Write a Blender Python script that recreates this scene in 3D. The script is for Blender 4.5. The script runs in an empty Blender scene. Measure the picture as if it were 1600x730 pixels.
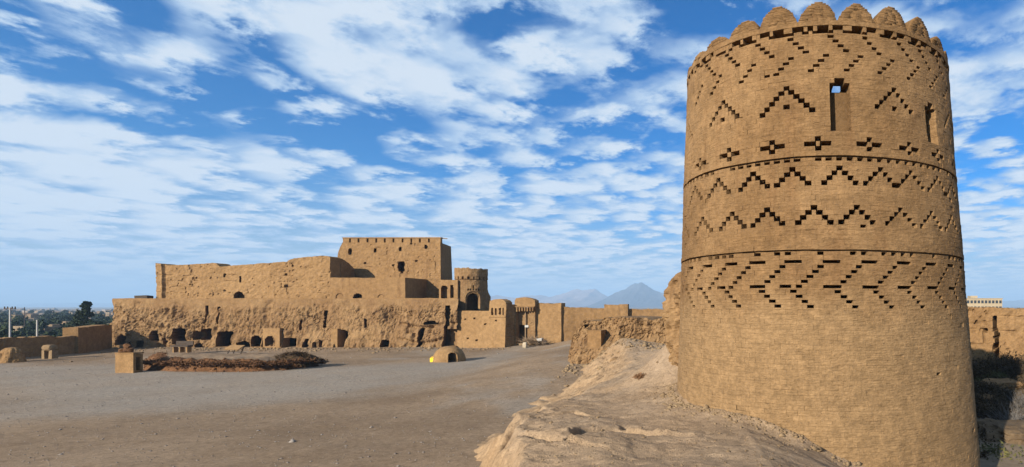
import bpy, bmesh, math, random
import numpy as np
from mathutils import Vector, Matrix
R_ = math.radians
random.seed(7)
rng = np.random.default_rng(11)
scene = bpy.context.scene
COL = scene.collection

# ------------------------------------------------------------------ camera
F, CX, CY, EYE = 820.0, 1180.0, 478.0, 4.5        # focal length and principal point in photo pixels, eye height
cam_d = bpy.data.cameras.new('camera')
cam_d.sensor_width = 36.0
cam_d.lens = 36.0 * F / 1600.0
cam_d.shift_x = -(CX - 800.0) / 1600.0
cam_d.shift_y = (CY - 365.0) / 1600.0
cam_d.clip_start = 0.1
cam_d.clip_end = 60000
cam = bpy.data.objects.new('camera', cam_d)
COL.objects.link(cam)
cam.location = (0, 0, EYE)
cam.rotation_euler = (R_(90), 0, 0)
scene.camera = cam

# ------------------------------------------------------------------ light
SUN_EL, SUN_AZ = 23.0, 31.0        # light travels towards +Y, turned SUN_AZ to the right
ldir = Vector((math.sin(R_(SUN_AZ)) * math.cos(R_(SUN_EL)), math.cos(R_(SUN_AZ)) * math.cos(R_(SUN_EL)), -math.sin(R_(SUN_EL))))
sun_d = bpy.data.lights.new('sun', 'SUN')
sun_d.energy = 5.0
sun_d.angle = R_(0.55)
sun_d.color = (1.0, 0.91, 0.77)
sun = bpy.data.objects.new('sun', sun_d)
COL.objects.link(sun)
sun.rotation_euler = ldir.to_track_quat('-Z', 'Y').to_euler()
sun.location = (-20, -40, 40)

scene.view_settings.view_transform = 'Standard'
scene.view_settings.look = 'None'
scene.view_settings.exposure = 1.0
scene.view_settings.gamma = 1.0
scene.view_settings.use_curve_mapping = False
scene.render.engine = 'CYCLES'
scene.cycles.use_denoising = True
scene.cycles.max_bounces = 4
scene.cycles.diffuse_bounces = 1
scene.cycles.volume_bounces = 0

world = bpy.data.worlds.new('World')
scene.world = world
world.use_nodes = True
world.cycles.sampling_method = 'MANUAL'
world.cycles.sample_map_resolution = 256
wn, wl = world.node_tree.nodes, world.node_tree.links
wn.clear()


class NT:
    """small helper that chains shader nodes"""
    def __init__(s, nodes, links):
        s.n, s.l = nodes, links

    def set(s, sock, v):
        if isinstance(v, bpy.types.NodeSocket):
            s.l.new(v, sock)
        else:
            if sock.type == 'RGBA' and len(v) == 3:
                v = (*v, 1)
            sock.default_value = v

    def math(s, op, a, b=0.0, c=None, clamp=False):
        n = s.n.new('ShaderNodeMath'); n.operation = op; n.use_clamp = clamp
        s.set(n.inputs[0], a); s.set(n.inputs[1], b)
        if c is not None: s.set(n.inputs[2], c)
        return n.outputs[0]

    def mix(s, fac, a, b, blend='MIX'):
        n = s.n.new('ShaderNodeMix'); n.data_type = 'RGBA'; n.blend_type = blend
        s.set(n.inputs[0], fac); s.set(n.inputs[6], a); s.set(n.inputs[7], b)
        return n.outputs[2]

    def noise(s, vec, scale, detail=4.0, rough=0.55, dist=0.0):
        n = s.n.new('ShaderNodeTexNoise')
        s.set(n.inputs['Vector'], vec); s.set(n.inputs['Scale'], scale)
        s.set(n.inputs['Detail'], detail); s.set(n.inputs['Roughness'], rough); s.set(n.inputs['Distortion'], dist)
        return n.outputs['Fac']

    def voronoi(s, vec, scale, feature='F1'):
        n = s.n.new('ShaderNodeTexVoronoi'); n.feature = feature
        s.set(n.inputs['Vector'], vec); s.set(n.inputs['Scale'], scale)
        return n.outputs['Distance']

    def ramp(s, v, lo, hi, a=0.0, b=1.0):
        n = s.n.new('ShaderNodeMapRange'); n.interpolation_type = 'SMOOTHSTEP'
        s.set(n.inputs[0], v); s.set(n.inputs[1], lo); s.set(n.inputs[2], hi); s.set(n.inputs[3], a); s.set(n.inputs[4], b)
        return n.outputs[0]

    def vmul(s, v, k):
        n = s.n.new('ShaderNodeVectorMath'); n.operation = 'MULTIPLY'
        s.set(n.inputs[0], v); s.set(n.inputs[1], k)
        return n.outputs[0]

    def comb(s, x, y, z):
        n = s.n.new('ShaderNodeCombineXYZ')
        s.set(n.inputs[0], x); s.set(n.inputs[1], y); s.set(n.inputs[2], z)
        return n.outputs[0]

    def sep(s, v):
        n = s.n.new('ShaderNodeSeparateXYZ'); s.set(n.inputs[0], v)
        return n.outputs


def pix_dir(px, py):
    v = Vector(((px - CX) / F, 1.0, (CY - py) / F)); v.normalize(); return v


w = NT(wn, wl)
sky = wn.new('ShaderNodeTexSky'); sky.sky_type = 'NISHITA'; sky.sun_disc = False
sky.sun_elevation = R_(SUN_EL); sky.sun_rotation = R_(180 + SUN_AZ)
sky.air_density = 1.0; sky.dust_density = 0.6; sky.ozone_density = 3.0
tc = wn.new('ShaderNodeTexCoord')
d = tc.outputs['Generated']
dx, dy, dz = w.sep(d)
zz = w.math('ADD', w.math('MAXIMUM', dz, 0.0), 0.10)
cu = w.math('DIVIDE', dx, zz); cv = w.math('DIVIDE', dy, zz)
# bands of altocumulus run towards the left horizon: turn the cloud plane and stretch it along them
BA = R_(150)
ca, sa = math.cos(BA), math.sin(BA)
along = w.math('ADD', w.math('MULTIPLY', cu, ca), w.math('MULTIPLY', cv, sa))
across = w.math('ADD', w.math('MULTIPLY', cu, -sa), w.math('MULTIPLY', cv, ca))
pl = w.comb(w.math('MULTIPLY', along, 0.60), across, 0.0)
warp = w.noise(pl, 0.9, 3, 0.5)
pl2 = w.comb(w.math('ADD', w.math('MULTIPLY', along, 0.72), w.math('MULTIPLY', warp, 0.8)), w.math('ADD', across, w.math('MULTIPLY', warp, 0.5)), 3.7)
big = w.noise(pl2, 0.75, 3, 0.5)
mid = w.noise(pl2, 3.2, 4, 0.60)
puff = w.noise(w.comb(w.math('MULTIPLY', along, 0.92), w.math('ADD', across, w.math('MULTIPLY', warp, 0.3)), 1.2), 9.0, 5, 0.62)
cov = w.math('ADD', w.math('ADD', w.math('MULTIPLY', big, 0.40), w.math('MULTIPLY', mid, 0.62)), w.math('MULTIPLY', puff, 0.60))
cellv = w.voronoi(w.comb(w.math('ADD', w.math('MULTIPLY', along, 0.8), w.math('MULTIPLY', mid, 0.35)), w.math('ADD', across, w.math('MULTIPLY', puff, 0.35)), 0.0), 6.6, 'SMOOTH_F1')
cov = w.math('ADD', cov, w.math('MULTIPLY', w.math('SUBTRACT', 0.40, cellv), 0.80))
# breaks and banks of the cloud cover where the photograph has them
GAPS = [(60, 70, .09, -.20), (150, 120, .10, -.12), (400, 150, .06, -.26), (345, 70, .035, -.22), (425, 195, .06, -.18), (290, 140, .05, -.18),
        (225, 30, .035, -.22), (620, 225, .05, -.16), (560, 205, .045, -.16), (590, 40, .03, -.08), (890, 190, .05, -.16), (790, 40, .05, -.16), (1080, 12, .07, -.24),
        (165, 318, .03, -.12), (70, 30, .05, -.12), (540, 225, .04, -.10), (1440, 85, .045, -.16), (1590, 170, .05, -.10), (10, 90, .05, -.12),
        (760, 60, .04, -.12), (850, 50, .03, -.12), (660, 250, .04, -.10), (1000, 170, .05, -.06),
        (140, 55, .05, .30), (290, 70, .034, .30), (30, 150, .045, .22), (150, 250, .13, .08), (470, 40, .09, .10), (640, 130, .13, .08),
        (680, 40, .06, .10), (900, 110, .10, .12), (330, 340, .2, .02), (1530, 120, .07, .12), (980, 260, .2, .02), (380, 240, .05, .12), (600, 80, .09, .10)]
for (gx, gy, gr, ga) in GAPS:
    n = wn.new('ShaderNodeVectorMath'); n.operation = 'DISTANCE'
    wl.new(d, n.inputs[0]); n.inputs[1].default_value = pix_dir(gx, gy)
    q = w.ramp(n.outputs['Value'], gr * 1.45, 0.0, 0.0, ga * (0.72 if ga < 0 else 1.0))
    cov = w.math('ADD', cov, q)
low = w.ramp(dz, 0.34, 0.02, 0.0, 0.11)
cov = w.math('ADD', cov, low)
dens = w.ramp(cov, 0.60, 0.89)
thick = w.ramp(cov, 0.76, 1.06)
fade = w.ramp(dz, 0.0, 0.10, 0.5, 1.0)
dens = w.math('MULTIPLY', dens, fade)
SKYK = 0.05
grade = w.mix(1.0, sky.outputs[0], (0.42, 0.95, 1.48), 'MULTIPLY')
hsv = wn.new('ShaderNodeHueSaturation')
hsv.inputs['Hue'].default_value = 0.5; hsv.inputs['Saturation'].default_value = 1.1; hsv.inputs['Value'].default_value = 0.98
wl.new(grade, hsv.inputs['Color'])
cloud_c = w.mix(thick, (4.4, 6.1, 8.4), (7.4, 8.3, 9.3))
# the air near the horizon is pale
hor = w.mix(w.ramp(dz, 0.22, 0.0, 0.0, 0.9), hsv.outputs[0], (4.1, 5.3, 6.6))
skyc = w.mix(w.math('MULTIPLY', dens, 0.95), hor, cloud_c)
bg = wn.new('ShaderNodeBackground'); bg.inputs['Strength'].default_value = SKYK
wl.new(skyc, bg.inputs['Color'])
wo = wn.new('ShaderNodeOutputWorld'); wl.new(bg.outputs[0], wo.inputs['Surface'])

# ------------------------------------------------------------------ numeric helpers


def _h(ix, iy, iz, seed):
    h = (ix.astype(np.int64) * 374761393 + iy.astype(np.int64) * 668265263 + iz.astype(np.int64) * 2147483647 + seed * 974634077) & 0xFFFFFFFF
    h = ((h ^ (h >> 13)) * 1274126177) & 0xFFFFFFFF
    h = ((h ^ (h >> 16)) * 2246822519) & 0xFFFFFFFF
    h = h ^ (h >> 15)
    return (h & 0xFFFFFF) / float(0xFFFFFF)


def vnoise(x, y, z, seed=0):
    x, y, z = np.broadcast_arrays(np.asarray(x, float), np.asarray(y, float), np.asarray(z, float))
    ix, iy, iz = np.floor(x), np.floor(y), np.floor(z)
    fx, fy, fz = x - ix, y - iy, z - iz
    fx = fx * fx * (3 - 2 * fx); fy = fy * fy * (3 - 2 * fy); fz = fz * fz * (3 - 2 * fz)
    r = 0
    for a in (0, 1):
        for b in (0, 1):
            for c in (0, 1):
                wgt = (fx if a else 1 - fx) * (fy if b else 1 - fy) * (fz if c else 1 - fz)
                r = r + wgt * _h(ix + a, iy + b, iz + c, seed)
    return r * 2 - 1


def fbm(x, y, z=0.0, octv=4, gain=0.5, seed=0):
    r = 0; a = 1.0; t = 0; f = 1.0
    for o in range(octv):
        r = r + a * vnoise(np.asarray(x) * f + o * 17.3, np.asarray(y) * f + o * 9.1, np.asarray(z) * f, seed + o)
        t += a; a *= gain; f *= 2.03
    return r / t


def ridged(x, y, z=0.0, octv=4, seed=0):
    r = 0; a = 1.0; t = 0; f = 1.0
    for o in range(octv):
        r = r + a * (1 - np.abs(vnoise(np.asarray(x) * f + o * 7.7, np.asarray(y) * f + o * 3.1, np.asarray(z) * f, seed + o)) * 2)
        t += a; a *= 0.5; f *= 2.1
    return r / t


def worley(x, y, seed=0):
    x, y = np.broadcast_arrays(np.asarray(x, float), np.asarray(y, float))
    ix, iy = np.floor(x), np.floor(y)
    f1 = np.full(x.shape, 9.0); f2 = np.full(x.shape, 9.0); idv = np.zeros(x.shape)
    for a in (-1, 0, 1):
        for b in (-1, 0, 1):
            cx_, cy_ = ix + a, iy + b
            px = cx_ + _h(cx_, cy_, ix * 0, seed); py = cy_ + _h(cx_, cy_, ix * 0 + 1, seed)
            dd = np.hypot(px - x, py - y)
            nearer = dd < f1
            f2 = np.where(nearer, f1, np.minimum(f2, dd))
            idv = np.where(nearer, _h(cx_, cy_, ix * 0 + 2, seed), idv)
            f1 = np.where(nearer, dd, f1)
    return f1, f2 - f1, idv


def sstep(a, b, x):
    t = np.clip((np.asarray(x, float) - a) / (b - a), 0, 1)
    return t * t * (3 - 2 * t)


def at(px, py, Y):
    """world point that stands at depth Y and shows at photo pixel px, py"""
    return Vector(((px - CX) / F * Y, Y, EYE + (CY - py) / F * Y))


def xa(px, Y): return (px - CX) / F * Y
def za(py, Y): return EYE + (CY - py) / F * Y


# the site plan: (a, b) plan coordinates, b roughly along the view; its axes are a little oblique to the world's
PK, PS = 0.11594, 0.79227


def plan(a, b): return (a - PK * b, b * PS)
def unplan(x, y): return (x + PK * y / PS, y / PS)
def D(b): return b * PS


def mk(name, V, Fq, smooth=False):
    """mesh from arrays; Fq is an (n,4) or (n,3) int array or a list of polygons"""
    me = bpy.data.meshes.new(name)
    if isinstance(Fq, np.ndarray):
        V = np.asarray(V, np.float32); k = Fq.shape[1]; n = Fq.shape[0]
        me.vertices.add(len(V)); me.vertices.foreach_set('co', V.ravel())
        me.loops.add(n * k); me.loops.foreach_set('vertex_index', Fq.astype(np.int32).ravel())
        me.polygons.add(n)
        me.polygons.foreach_set('loop_start', (np.arange(n) * k).astype(np.int32))
        me.polygons.foreach_set('loop_total', np.full(n, k, np.int32))
        me.update(calc_edges=True); me.validate()
    else:
        me.from_pydata([tuple(v) for v in V], [], Fq); me.update()
    if smooth:
        me.polygons.foreach_set('use_smooth', np.ones(len(me.polygons), bool))
    return me


def obj(name, me, mat=None, parent=None, label=None, cat=None, group=None, kind=None, loc=None, rot=None):
    o = bpy.data.objects.new(name, me)
    COL.objects.link(o)
    if mat is not None and me is not None and not me.materials: me.materials.append(mat)
    if parent is not None: o.parent = parent
    if label: o['label'] = label
    if cat: o['category'] = cat
    if group: o['group'] = group
    if kind: o['kind'] = kind
    if loc is not None: o.location = loc
    if rot is not None: o.rotation_euler = rot
    return o


def empty(name, loc, label, cat, group=None):
    o = obj(name, None, None, None, label, cat, group, None, loc)
    o.empty_display_size = 0.2
    return o


def child(name, me, mat, root):
    """part given in world coordinates, parented to an Empty standing at root.location (no turn)"""
    o = obj(name, me, mat, root)
    o.matrix_parent_inverse = Matrix.Translation(root.location).inverted()
    return o


class MB:
    def __init__(s): s.v = []; s.f = []

    def box(s, x0, x1, y0, y1, z0, z1, jit=0.0):
        b = len(s.v)
        for z in (z0, z1):
            for (x, y) in ((x0, y0), (x1, y0), (x1, y1), (x0, y1)):
                s.v.append((x + random.uniform(-jit, jit), y + random.uniform(-jit, jit), z + random.uniform(-jit, jit)))
        for q in ((3, 2, 1, 0), (4, 5, 6, 7), (0, 1, 5, 4), (1, 2, 6, 5), (2, 3, 7, 6), (3, 0, 4, 7)):
            s.f.append(tuple(b + i for i in q))
        return s

    def tube(s, pts, r0, r1=None, seg=7):
        r1 = r0 if r1 is None else r1
        b = len(s.v); n = len(pts); pts = [Vector(p) for p in pts]
        for k, p in enumerate(pts):
            t = (pts[min(k + 1, n - 1)] - pts[max(k - 1, 0)]).normalized()
            a = t.cross(Vector((0, 0, 1)) if abs(t.z) < .9 else Vector((1, 0, 0))).normalized(); c = t.cross(a)
            r = r0 + (r1 - r0) * k / max(1, n - 1)
            for i in range(seg):
                th = 2 * math.pi * i / seg
                s.v.append(tuple(p + a * (r * math.cos(th)) + c * (r * math.sin(th))))
        for k in range(n - 1):
            for i in range(seg):
                j = (i + 1) % seg
                s.f.append((b + k * seg + i, b + k * seg + j, b + (k + 1) * seg + j, b + (k + 1) * seg + i))
        s.f.append(tuple(b + i for i in range(seg))[::-1]); s.f.append(tuple(b + (n - 1) * seg + i for i in range(seg)))
        return s

    def mesh(s, name, smooth=False): return mk(name, s.v, s.f, smooth)


def grid_faces(nu, nv):
    i = np.arange(nv - 1)[:, None] * nu + np.arange(nu - 1)[None, :]
    return np.stack([i, i + 1, i + 1 + nu, i + nu], -1).reshape(-1, 4)


# ------------------------------------------------------------------ materials


def mud(name, c1, c2, big=0.35, tint=None, bump=0.6, fine=22.0, flecks=0.25, attr=None, c_attr=None, stain=None, pale_below=None):
    m = bpy.data.materials.new(name); m.use_nodes = True
    n, l = m.node_tree.nodes, m.node_tree.links
    n.clear(); k = NT(n, l)
    geo = n.new('ShaderNodeNewGeometry'); pos = geo.outputs['Position']
    a = k.noise(pos, big, 4, 0.6)
    col = k.mix(k.ramp(a, 0.32, 0.68), c1, c2)
    if stain:
        sv = k.noise(k.vmul(pos, (1, 1, 0.35)), 0.8, 5, 0.65, 0.6)
        col = k.mix(k.ramp(sv, 0.54, 0.72, 0.0, 0.6), col, stain)
        rs = k.noise(k.vmul(pos, (1, 1, 0.10)), 2.4, 4, 0.6, 0.3)      # rain streaks
        col = k.mix(k.ramp(rs, 0.53, 0.72, 0.0, 0.62), col, stain)
    if pale_below is not None:          # the foot was plastered again with paler mud
        zz_ = k.math('ADD', k.sep(pos)[2], k.math('MULTIPLY', k.noise(pos, 0.9, 4, 0.6), 1.6))
        col = k.mix(k.ramp(zz_, pale_below + 1.5, pale_below + .5, 0.0, 0.75), col, (.243, .155, .077))
    if attr:
        at_ = n.new('ShaderNodeAttribute'); at_.attribute_name = attr
        col = k.mix(at_.outputs['Fac'], col, c_attr)
    b = k.noise(pos, fine * 0.22, 5, 0.65)
    col = k.mix(1.0, col, k.comb(*(k.ramp(b, 0.25, 0.75, 0.78, 1.16),) * 3), 'MULTIPLY')
    if tint == 'attr':
        at2 = n.new('ShaderNodeAttribute'); at2.attribute_name = 'tint'
        col = k.mix(1.0, col, k.comb(*(k.math('ADD', 1.0, at2.outputs['Fac']),) * 3), 'MULTIPLY')
    elif tint == 'obj':
        oi = n.new('ShaderNodeObjectInfo')
        col = k.mix(1.0, col, k.comb(*(k.ramp(oi.outputs['Random'], 0, 1, 0.93, 1.06),) * 3), 'MULTIPLY')
    md = k.noise(pos, fine * 0.8, 4, 0.7)
    col = k.mix(1.0, col, k.comb(*(k.ramp(md, 0.3, 0.7, 0.84, 1.13),) * 3), 'MULTIPLY')
    f = k.noise(pos, fine * 2.6, 3, 0.6)
    fl = k.ramp(f, 0.60, 0.74, 0.0, flecks)
    col = k.mix(fl, col, tuple(c * 0.45 for c in c1))
    f2 = k.noise(pos, fine * 1.7, 2, 0.5)
    col = k.mix(k.ramp(f2, 0.64, 0.76, 0.0, flecks * 0.8), col, tuple(min(1, c * 1.5) for c in c2))
    if tint:                            # pocks where bricks have flaked
        pk = k.noise(k.vmul(pos, (1, 1, 1.5)), 11.0, 3, 0.6)
        col = k.mix(k.ramp(pk, 0.68, 0.75, 0.0, 0.75), col, tuple(c * 0.3 for c in c1))
    h = k.math('ADD', k.math('ADD', k.math('MULTIPLY', b, 0.6), k.math('MULTIPLY', md, 0.5)), k.math('MULTIPLY', f, 0.4))
    h = k.math('ADD', h, k.math('MULTIPLY', k.noise(pos, fine * 0.06, 3, 0.5), 0.8))
    if tint: h = k.math('ADD', h, k.math('MULTIPLY', k.noise(k.vmul(pos, (1, 1, 4.5)), 5.5, 4, 0.6), 1.1))
    bp = n.new('ShaderNodeBump'); bp.inputs['Strength'].default_value = bump; bp.inputs['Distance'].default_value = 0.05
    l.new(h, bp.inputs['Height'])
    bs = n.new('ShaderNodeBsdfPrincipled'); bs.inputs['Roughness'].default_value = 0.96
    bs.inputs['Specular IOR Level'].default_value = 0.1
    l.new(col, bs.inputs['Base Color']); l.new(bp.outputs[0], bs.inputs['Normal'])
    o = n.new('ShaderNodeOutputMaterial'); l.new(bs.outputs[0], o.inputs['Surface'])
    return m


def plain(name, c, rough=0.7, metal=0.0, var=0.25, scale=8.0):
    m = bpy.data.materials.new(name); m.use_nodes = True
    n, l = m.node_tree.nodes, m.node_tree.links
    k = NT(n, l); bs = n['Principled BSDF']
    geo = n.new('ShaderNodeNewGeometry')
    b = k.noise(geo.outputs['Position'], scale, 4, 0.6)
    col = k.mix(1.0, c, k.comb(*(k.ramp(b, 0.25, 0.75, 1 - var, 1 + var),) * 3), 'MULTIPLY')
    l.new(col, bs.inputs['Base Color']); bs.inputs['Roughness'].default_value = rough; bs.inputs['Metallic'].default_value = metal
    bs.inputs['Specular IOR Level'].default_value = 0.2
    return m


def leafy(name, c1, c2):
    m = bpy.data.materials.new(name); m.use_nodes = True
    n, l = m.node_tree.nodes, m.node_tree.links
    k = NT(n, l); bs = n['Principled BSDF']
    geo = n.new('ShaderNodeNewGeometry')
    b = k.noise(geo.outputs['Position'], 1.4, 4, 0.6)
    col = k.mix(k.ramp(b, 0.3, 0.7), c1, c2)
    l.new(col, bs.inputs['Base Color']); bs.inputs['Roughness'].default_value = 0.75
    bs.inputs['Specular IOR Level'].default_value = 0.15
    return m


M = dict(
    brick=mud('adobe_brick', (0.168, 0.097, 0.043), (0.235, 0.142, 0.067), tint='attr', bump=.75, fine=20, big=.5, flecks=.35, stain=(0.153, 0.084, 0.037), pale_below=4.35),
    brick1=mud('adobe_brick_single', (0.168, 0.097, 0.043), (0.235, 0.142, 0.067), tint='obj', bump=.75, fine=20, big=.5, flecks=.35, stain=(0.153, 0.084, 0.037), pale_below=4.35),
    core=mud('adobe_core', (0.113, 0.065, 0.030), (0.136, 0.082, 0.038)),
    plaster=mud('mud_plaster', (0.191, 0.111, 0.049), (0.225, 0.135, 0.062), bump=.4, fine=14, big=.25, stain=(0.158, 0.089, 0.040)),
    plaster2=mud('mud_plaster_pale', (0.217, 0.129, 0.058), (0.251, 0.153, 0.071), bump=.4, fine=14, big=.25, stain=(0.188, 0.109, 0.048)),
    eroded=mud('eroded_clay', (0.177, 0.103, 0.048), (0.233, 0.144, 0.069), bump=.8, fine=12, big=.5, stain=(0.136, 0.077, 0.036)),
    clay=mud('rampart_clay', (.275, .180, .100), (.340, .230, .132), bump=1.0, fine=24, big=.9, attr='worn', c_attr=(.305, .225, .152, 1), stain=(.215, .138, .076)),
    court=mud('court_earth', (.178, .122, .075), (.246, .174, .111), bump=.8, fine=24, big=.22, flecks=.5, attr='gravel', c_attr=(.252, .216, .174, 1), stain=(.138, .092, .055)),
    plain_g=mud('plain_earth', (0.155, 0.116, 0.077), (0.209, 0.163, 0.113), big=.02, bump=.2, fine=2),
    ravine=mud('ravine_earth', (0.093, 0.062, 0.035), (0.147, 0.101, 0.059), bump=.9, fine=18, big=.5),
    stone=mud('rubble_stone', (0.185, 0.124, 0.069), (0.248, 0.175, 0.101), bump=.6, fine=30),
    pebble=mud('pebble', (0.155, 0.128, 0.108), (0.232, 0.205, 0.178), bump=.3, fine=30),
    redbrush=mud('reddish_brushwood', (.085, .041, .019), (.150, .074, .034), bump=.9, fine=26, big=1.4),
    darkbrush=mud('dark_heap', (0.039, 0.025, 0.013), (0.077, 0.048, 0.025), bump=.9, fine=26, big=1.4),
    house=mud('town_wall', (0.194, 0.143, 0.093), (0.248, 0.190, 0.128), big=.05, bump=.2, fine=3),
    house2=mud('town_wall_tan', (0.155, 0.104, 0.062), (0.202, 0.143, 0.086), big=.05, bump=.2, fine=3),
    white=plain('white_paint', (.38, .36, .33), .7, 0, .1),
    cream=plain('cream_render', (.33, .26, .165), .8, 0, .1, .4),
    dark=plain('dark_timber', (.05, .035, .025), .8),
    glass=plain('dark_pane', (.03, .035, .04), .2),
    timber=plain('grey_timber', (.22, .15, .09), .85, 0, .35, 20),
    yellow=plain('yellow_plastic', (.75, .50, .02), .45, 0, .06),
    metal=plain('galvanised_pole', (.38, .37, .36), .5, .3, .12),
    wire=plain('cable', (.03, .03, .03), .6),
    leaf=leafy('town_foliage', (.018, .028, .012), (.035, .05, .02)),
    pine=leafy('pine_foliage', (.012, .020, .009), (.026, .038, .016)),
    bushg=leafy('green_shrub', (.05, .055, .018), (.10, .09, .03)),
    bushd=leafy('brown_shrub', (.035, .024, .012), (.075, .05, .024)),
    bushs=leafy('silver_twigs', (.09, .08, .07), (.16, .145, .13)),
    bushr=leafy('red_dry_shrub', (.13, .065, .03), (.22, .12, .06)),
    bark=plain('bark', (.09, .065, .045), .9),
    mount=mud('mountain_rock', (.07, .068, .075), (.13, .12, .12), big=.0012, bump=.0, fine=.05, flecks=.1),
    mountp=mud('pink_mountain_rock', (.15, .11, .10), (.27, .20, .18), big=.0012, bump=.0, fine=.05, flecks=.1),
)

# ------------------------------------------------------------------ ground: one sheet to the horizon


def axis_pts(lo, hi, fine_lo, fine_hi, step, growth):
    p = list(np.arange(fine_lo, fine_hi, step))
    a, s = fine_hi, step
    while a < hi: p.append(a); s *= growth; a += s
    p.append(hi)
    a, s = fine_lo, step
    while a > lo: s *= growth; a -= s; p.append(max(a, lo))
    return np.array(sorted(set(p)))


def plain_z(x, y):
    # the fort stands on a low hill: the town plain lies about six metres lower
    x, y = unplan(x, y)
    inside = sstep(-66, -59.5, x) * sstep(112, 96, y) * sstep(60, 44, x) * sstep(-60, -40, y)
    far = np.hypot(x + 10, y - 50)
    return -6.2 * (1 - inside) - 0.35 * inside + fbm(x * .02, y * .02, 0, 3, seed=4) * .5 * sstep(60, 200, far)


gx = axis_pts(-9000, 9000, -80, 60, 2.5, 1.12); gy = axis_pts(-3000, 11500, -20, 130, 2.5, 1.12)
Xg, Yg = np.meshgrid(gx, gy)
V = np.stack([Xg, Yg, plain_z(Xg, Yg)], -1).reshape(-1, 3)
obj('ground', mk('ground', V, grid_faces(len(gx), len(gy)), True), M['plain_g'], kind='structure')


def G(px, py, z=0.0):
    Y = (EYE - z) * F / (py - CY); return (xa(px, Y), Y)


GR = [G(-60, 664), G(60, 655), G(190, 646), G(300, 640), G(470, 628), G(640, 606), G(740, 582), G(800, 560), G(828, 546),
      G(806, 546), G(740, 560), G(640, 569), G(500, 573), G(230, 572), G(0, 570), G(-60, 575)]


def poly_sd(x, y, poly):
    inside = np.zeros(x.shape, bool); dmin = np.full(x.shape, 1e9)
    n = len(poly)
    for i in range(n):
        (x1, y1), (x2, y2) = poly[i], poly[(i + 1) % n]
        c = ((y1 > y) != (y2 > y)) & (x < (x2 - x1) * (y - y1) / (y2 - y1 + 1e-12) + x1)
        inside ^= c
        t = np.clip(((x - x1) * (x2 - x1) + (y - y1) * (y2 - y1)) / ((x2 - x1) ** 2 + (y2 - y1) ** 2), 0, 1)
        dmin = np.minimum(dmin, np.hypot(x - x1 - t * (x2 - x1), y - y1 - t * (y2 - y1)))
    return np.where(inside, dmin, -dmin)


def court_z(x, y):
    x, y = unplan(x, y)
    z = fbm(x * .15, y * .15, 0, 4, seed=9) * .06
    z = z +   .14 * sstep(63, 70, y) * sstep(-20, -25, x) * (1 + .8 * fbm(x * .5, y * .3, 0, 3, seed=3))
    z = z + .35 * sstep(64, 71, y) * sstep(-24, -15, x)                   # ramp up to the gate
    z = z + 1.0 * sstep(-15, -8, x) * sstep(28, 48, y)
    return z


cx_ = np.arange(-59.3, 1.0, .24); cy_ = np.arange(7.5, 97, .24)
Xc, Yc = plan(*np.meshgrid(cx_, cy_))
Zc = court_z(Xc, Yc) + fbm(Xc * 1.2, Yc * 1.2, 0, 3, seed=21) * .018
me = mk('courtyard', np.stack([Xc, Yc, Zc], -1).reshape(-1, 3), grid_faces(len(cx_), len(cy_)), True)
sd = poly_sd(Xc, Yc, GR) + fbm(Xc * .35, Yc * .35, 0, 4, seed=31) * 2.2
gv = sstep(-3.0, 3.0, sd) * (0.75 + .25 * fbm(Xc * .8, Yc * .8, 0, 3, seed=5))
gv = np.maximum(gv, .55 * sstep(.15, .5, fbm(Xc * .22, Yc * .22, 0, 4, seed=77)))
me.attributes.new('gravel', 'FLOAT', 'POINT').data.foreach_set('value', gv.astype(np.float32).ravel())
obj('courtyard', me, M['court'], kind='structure')

# ------------------------------------------------------------------ rampart under the tower and the ravine outside it


def interp(v, pts):
    a = np.array(pts); return np.interp(v, a[:, 0], a[:, 1])


def sd_line(x, y, pts):
    """distance to a polyline and which side (positive = far side, beyond the line)"""
    best = np.full(x.shape, 1e9); side = np.zeros(x.shape)
    for (x1, y1), (x2, y2) in zip(pts[:-1], pts[1:]):
        t = np.clip(((x - x1) * (x2 - x1) + (y - y1) * (y2 - y1)) / ((x2 - x1) ** 2 + (y2 - y1) ** 2), 0, 1)
        dd = np.hypot(x - x1 - t * (x2 - x1), y - y1 - t * (y2 - y1))
        s = np.sign((x2 - x1) * (y - y1) - (y2 - y1) * (x - x1))
        side = np.where(dd < best, s, side); best = np.minimum(best, dd)
    return best, side


def rp(px, py, z=2.05):
    Y = (EYE - z) * F / (py - CY); return (xa(px, Y), Y)


LEDGE1 = [rp(812, 690), rp(840, 697), rp(868, 704), rp(886, 709), rp(897, 696), rp(915, 686), rp(945, 681), rp(965, 679), rp(996, 684), rp(1030, 690)]
LEDGE2 = [rp(858, 652), rp(880, 649), rp(905, 645), rp(920, 648), rp(945, 649)]
LEDGE3 = [rp(766, 716), rp(776, 700), rp(784, 690)]


TA, TD = R_(6.93), 14.5
TX, TY = TD * math.sin(TA), TD * math.cos(TA)


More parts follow.
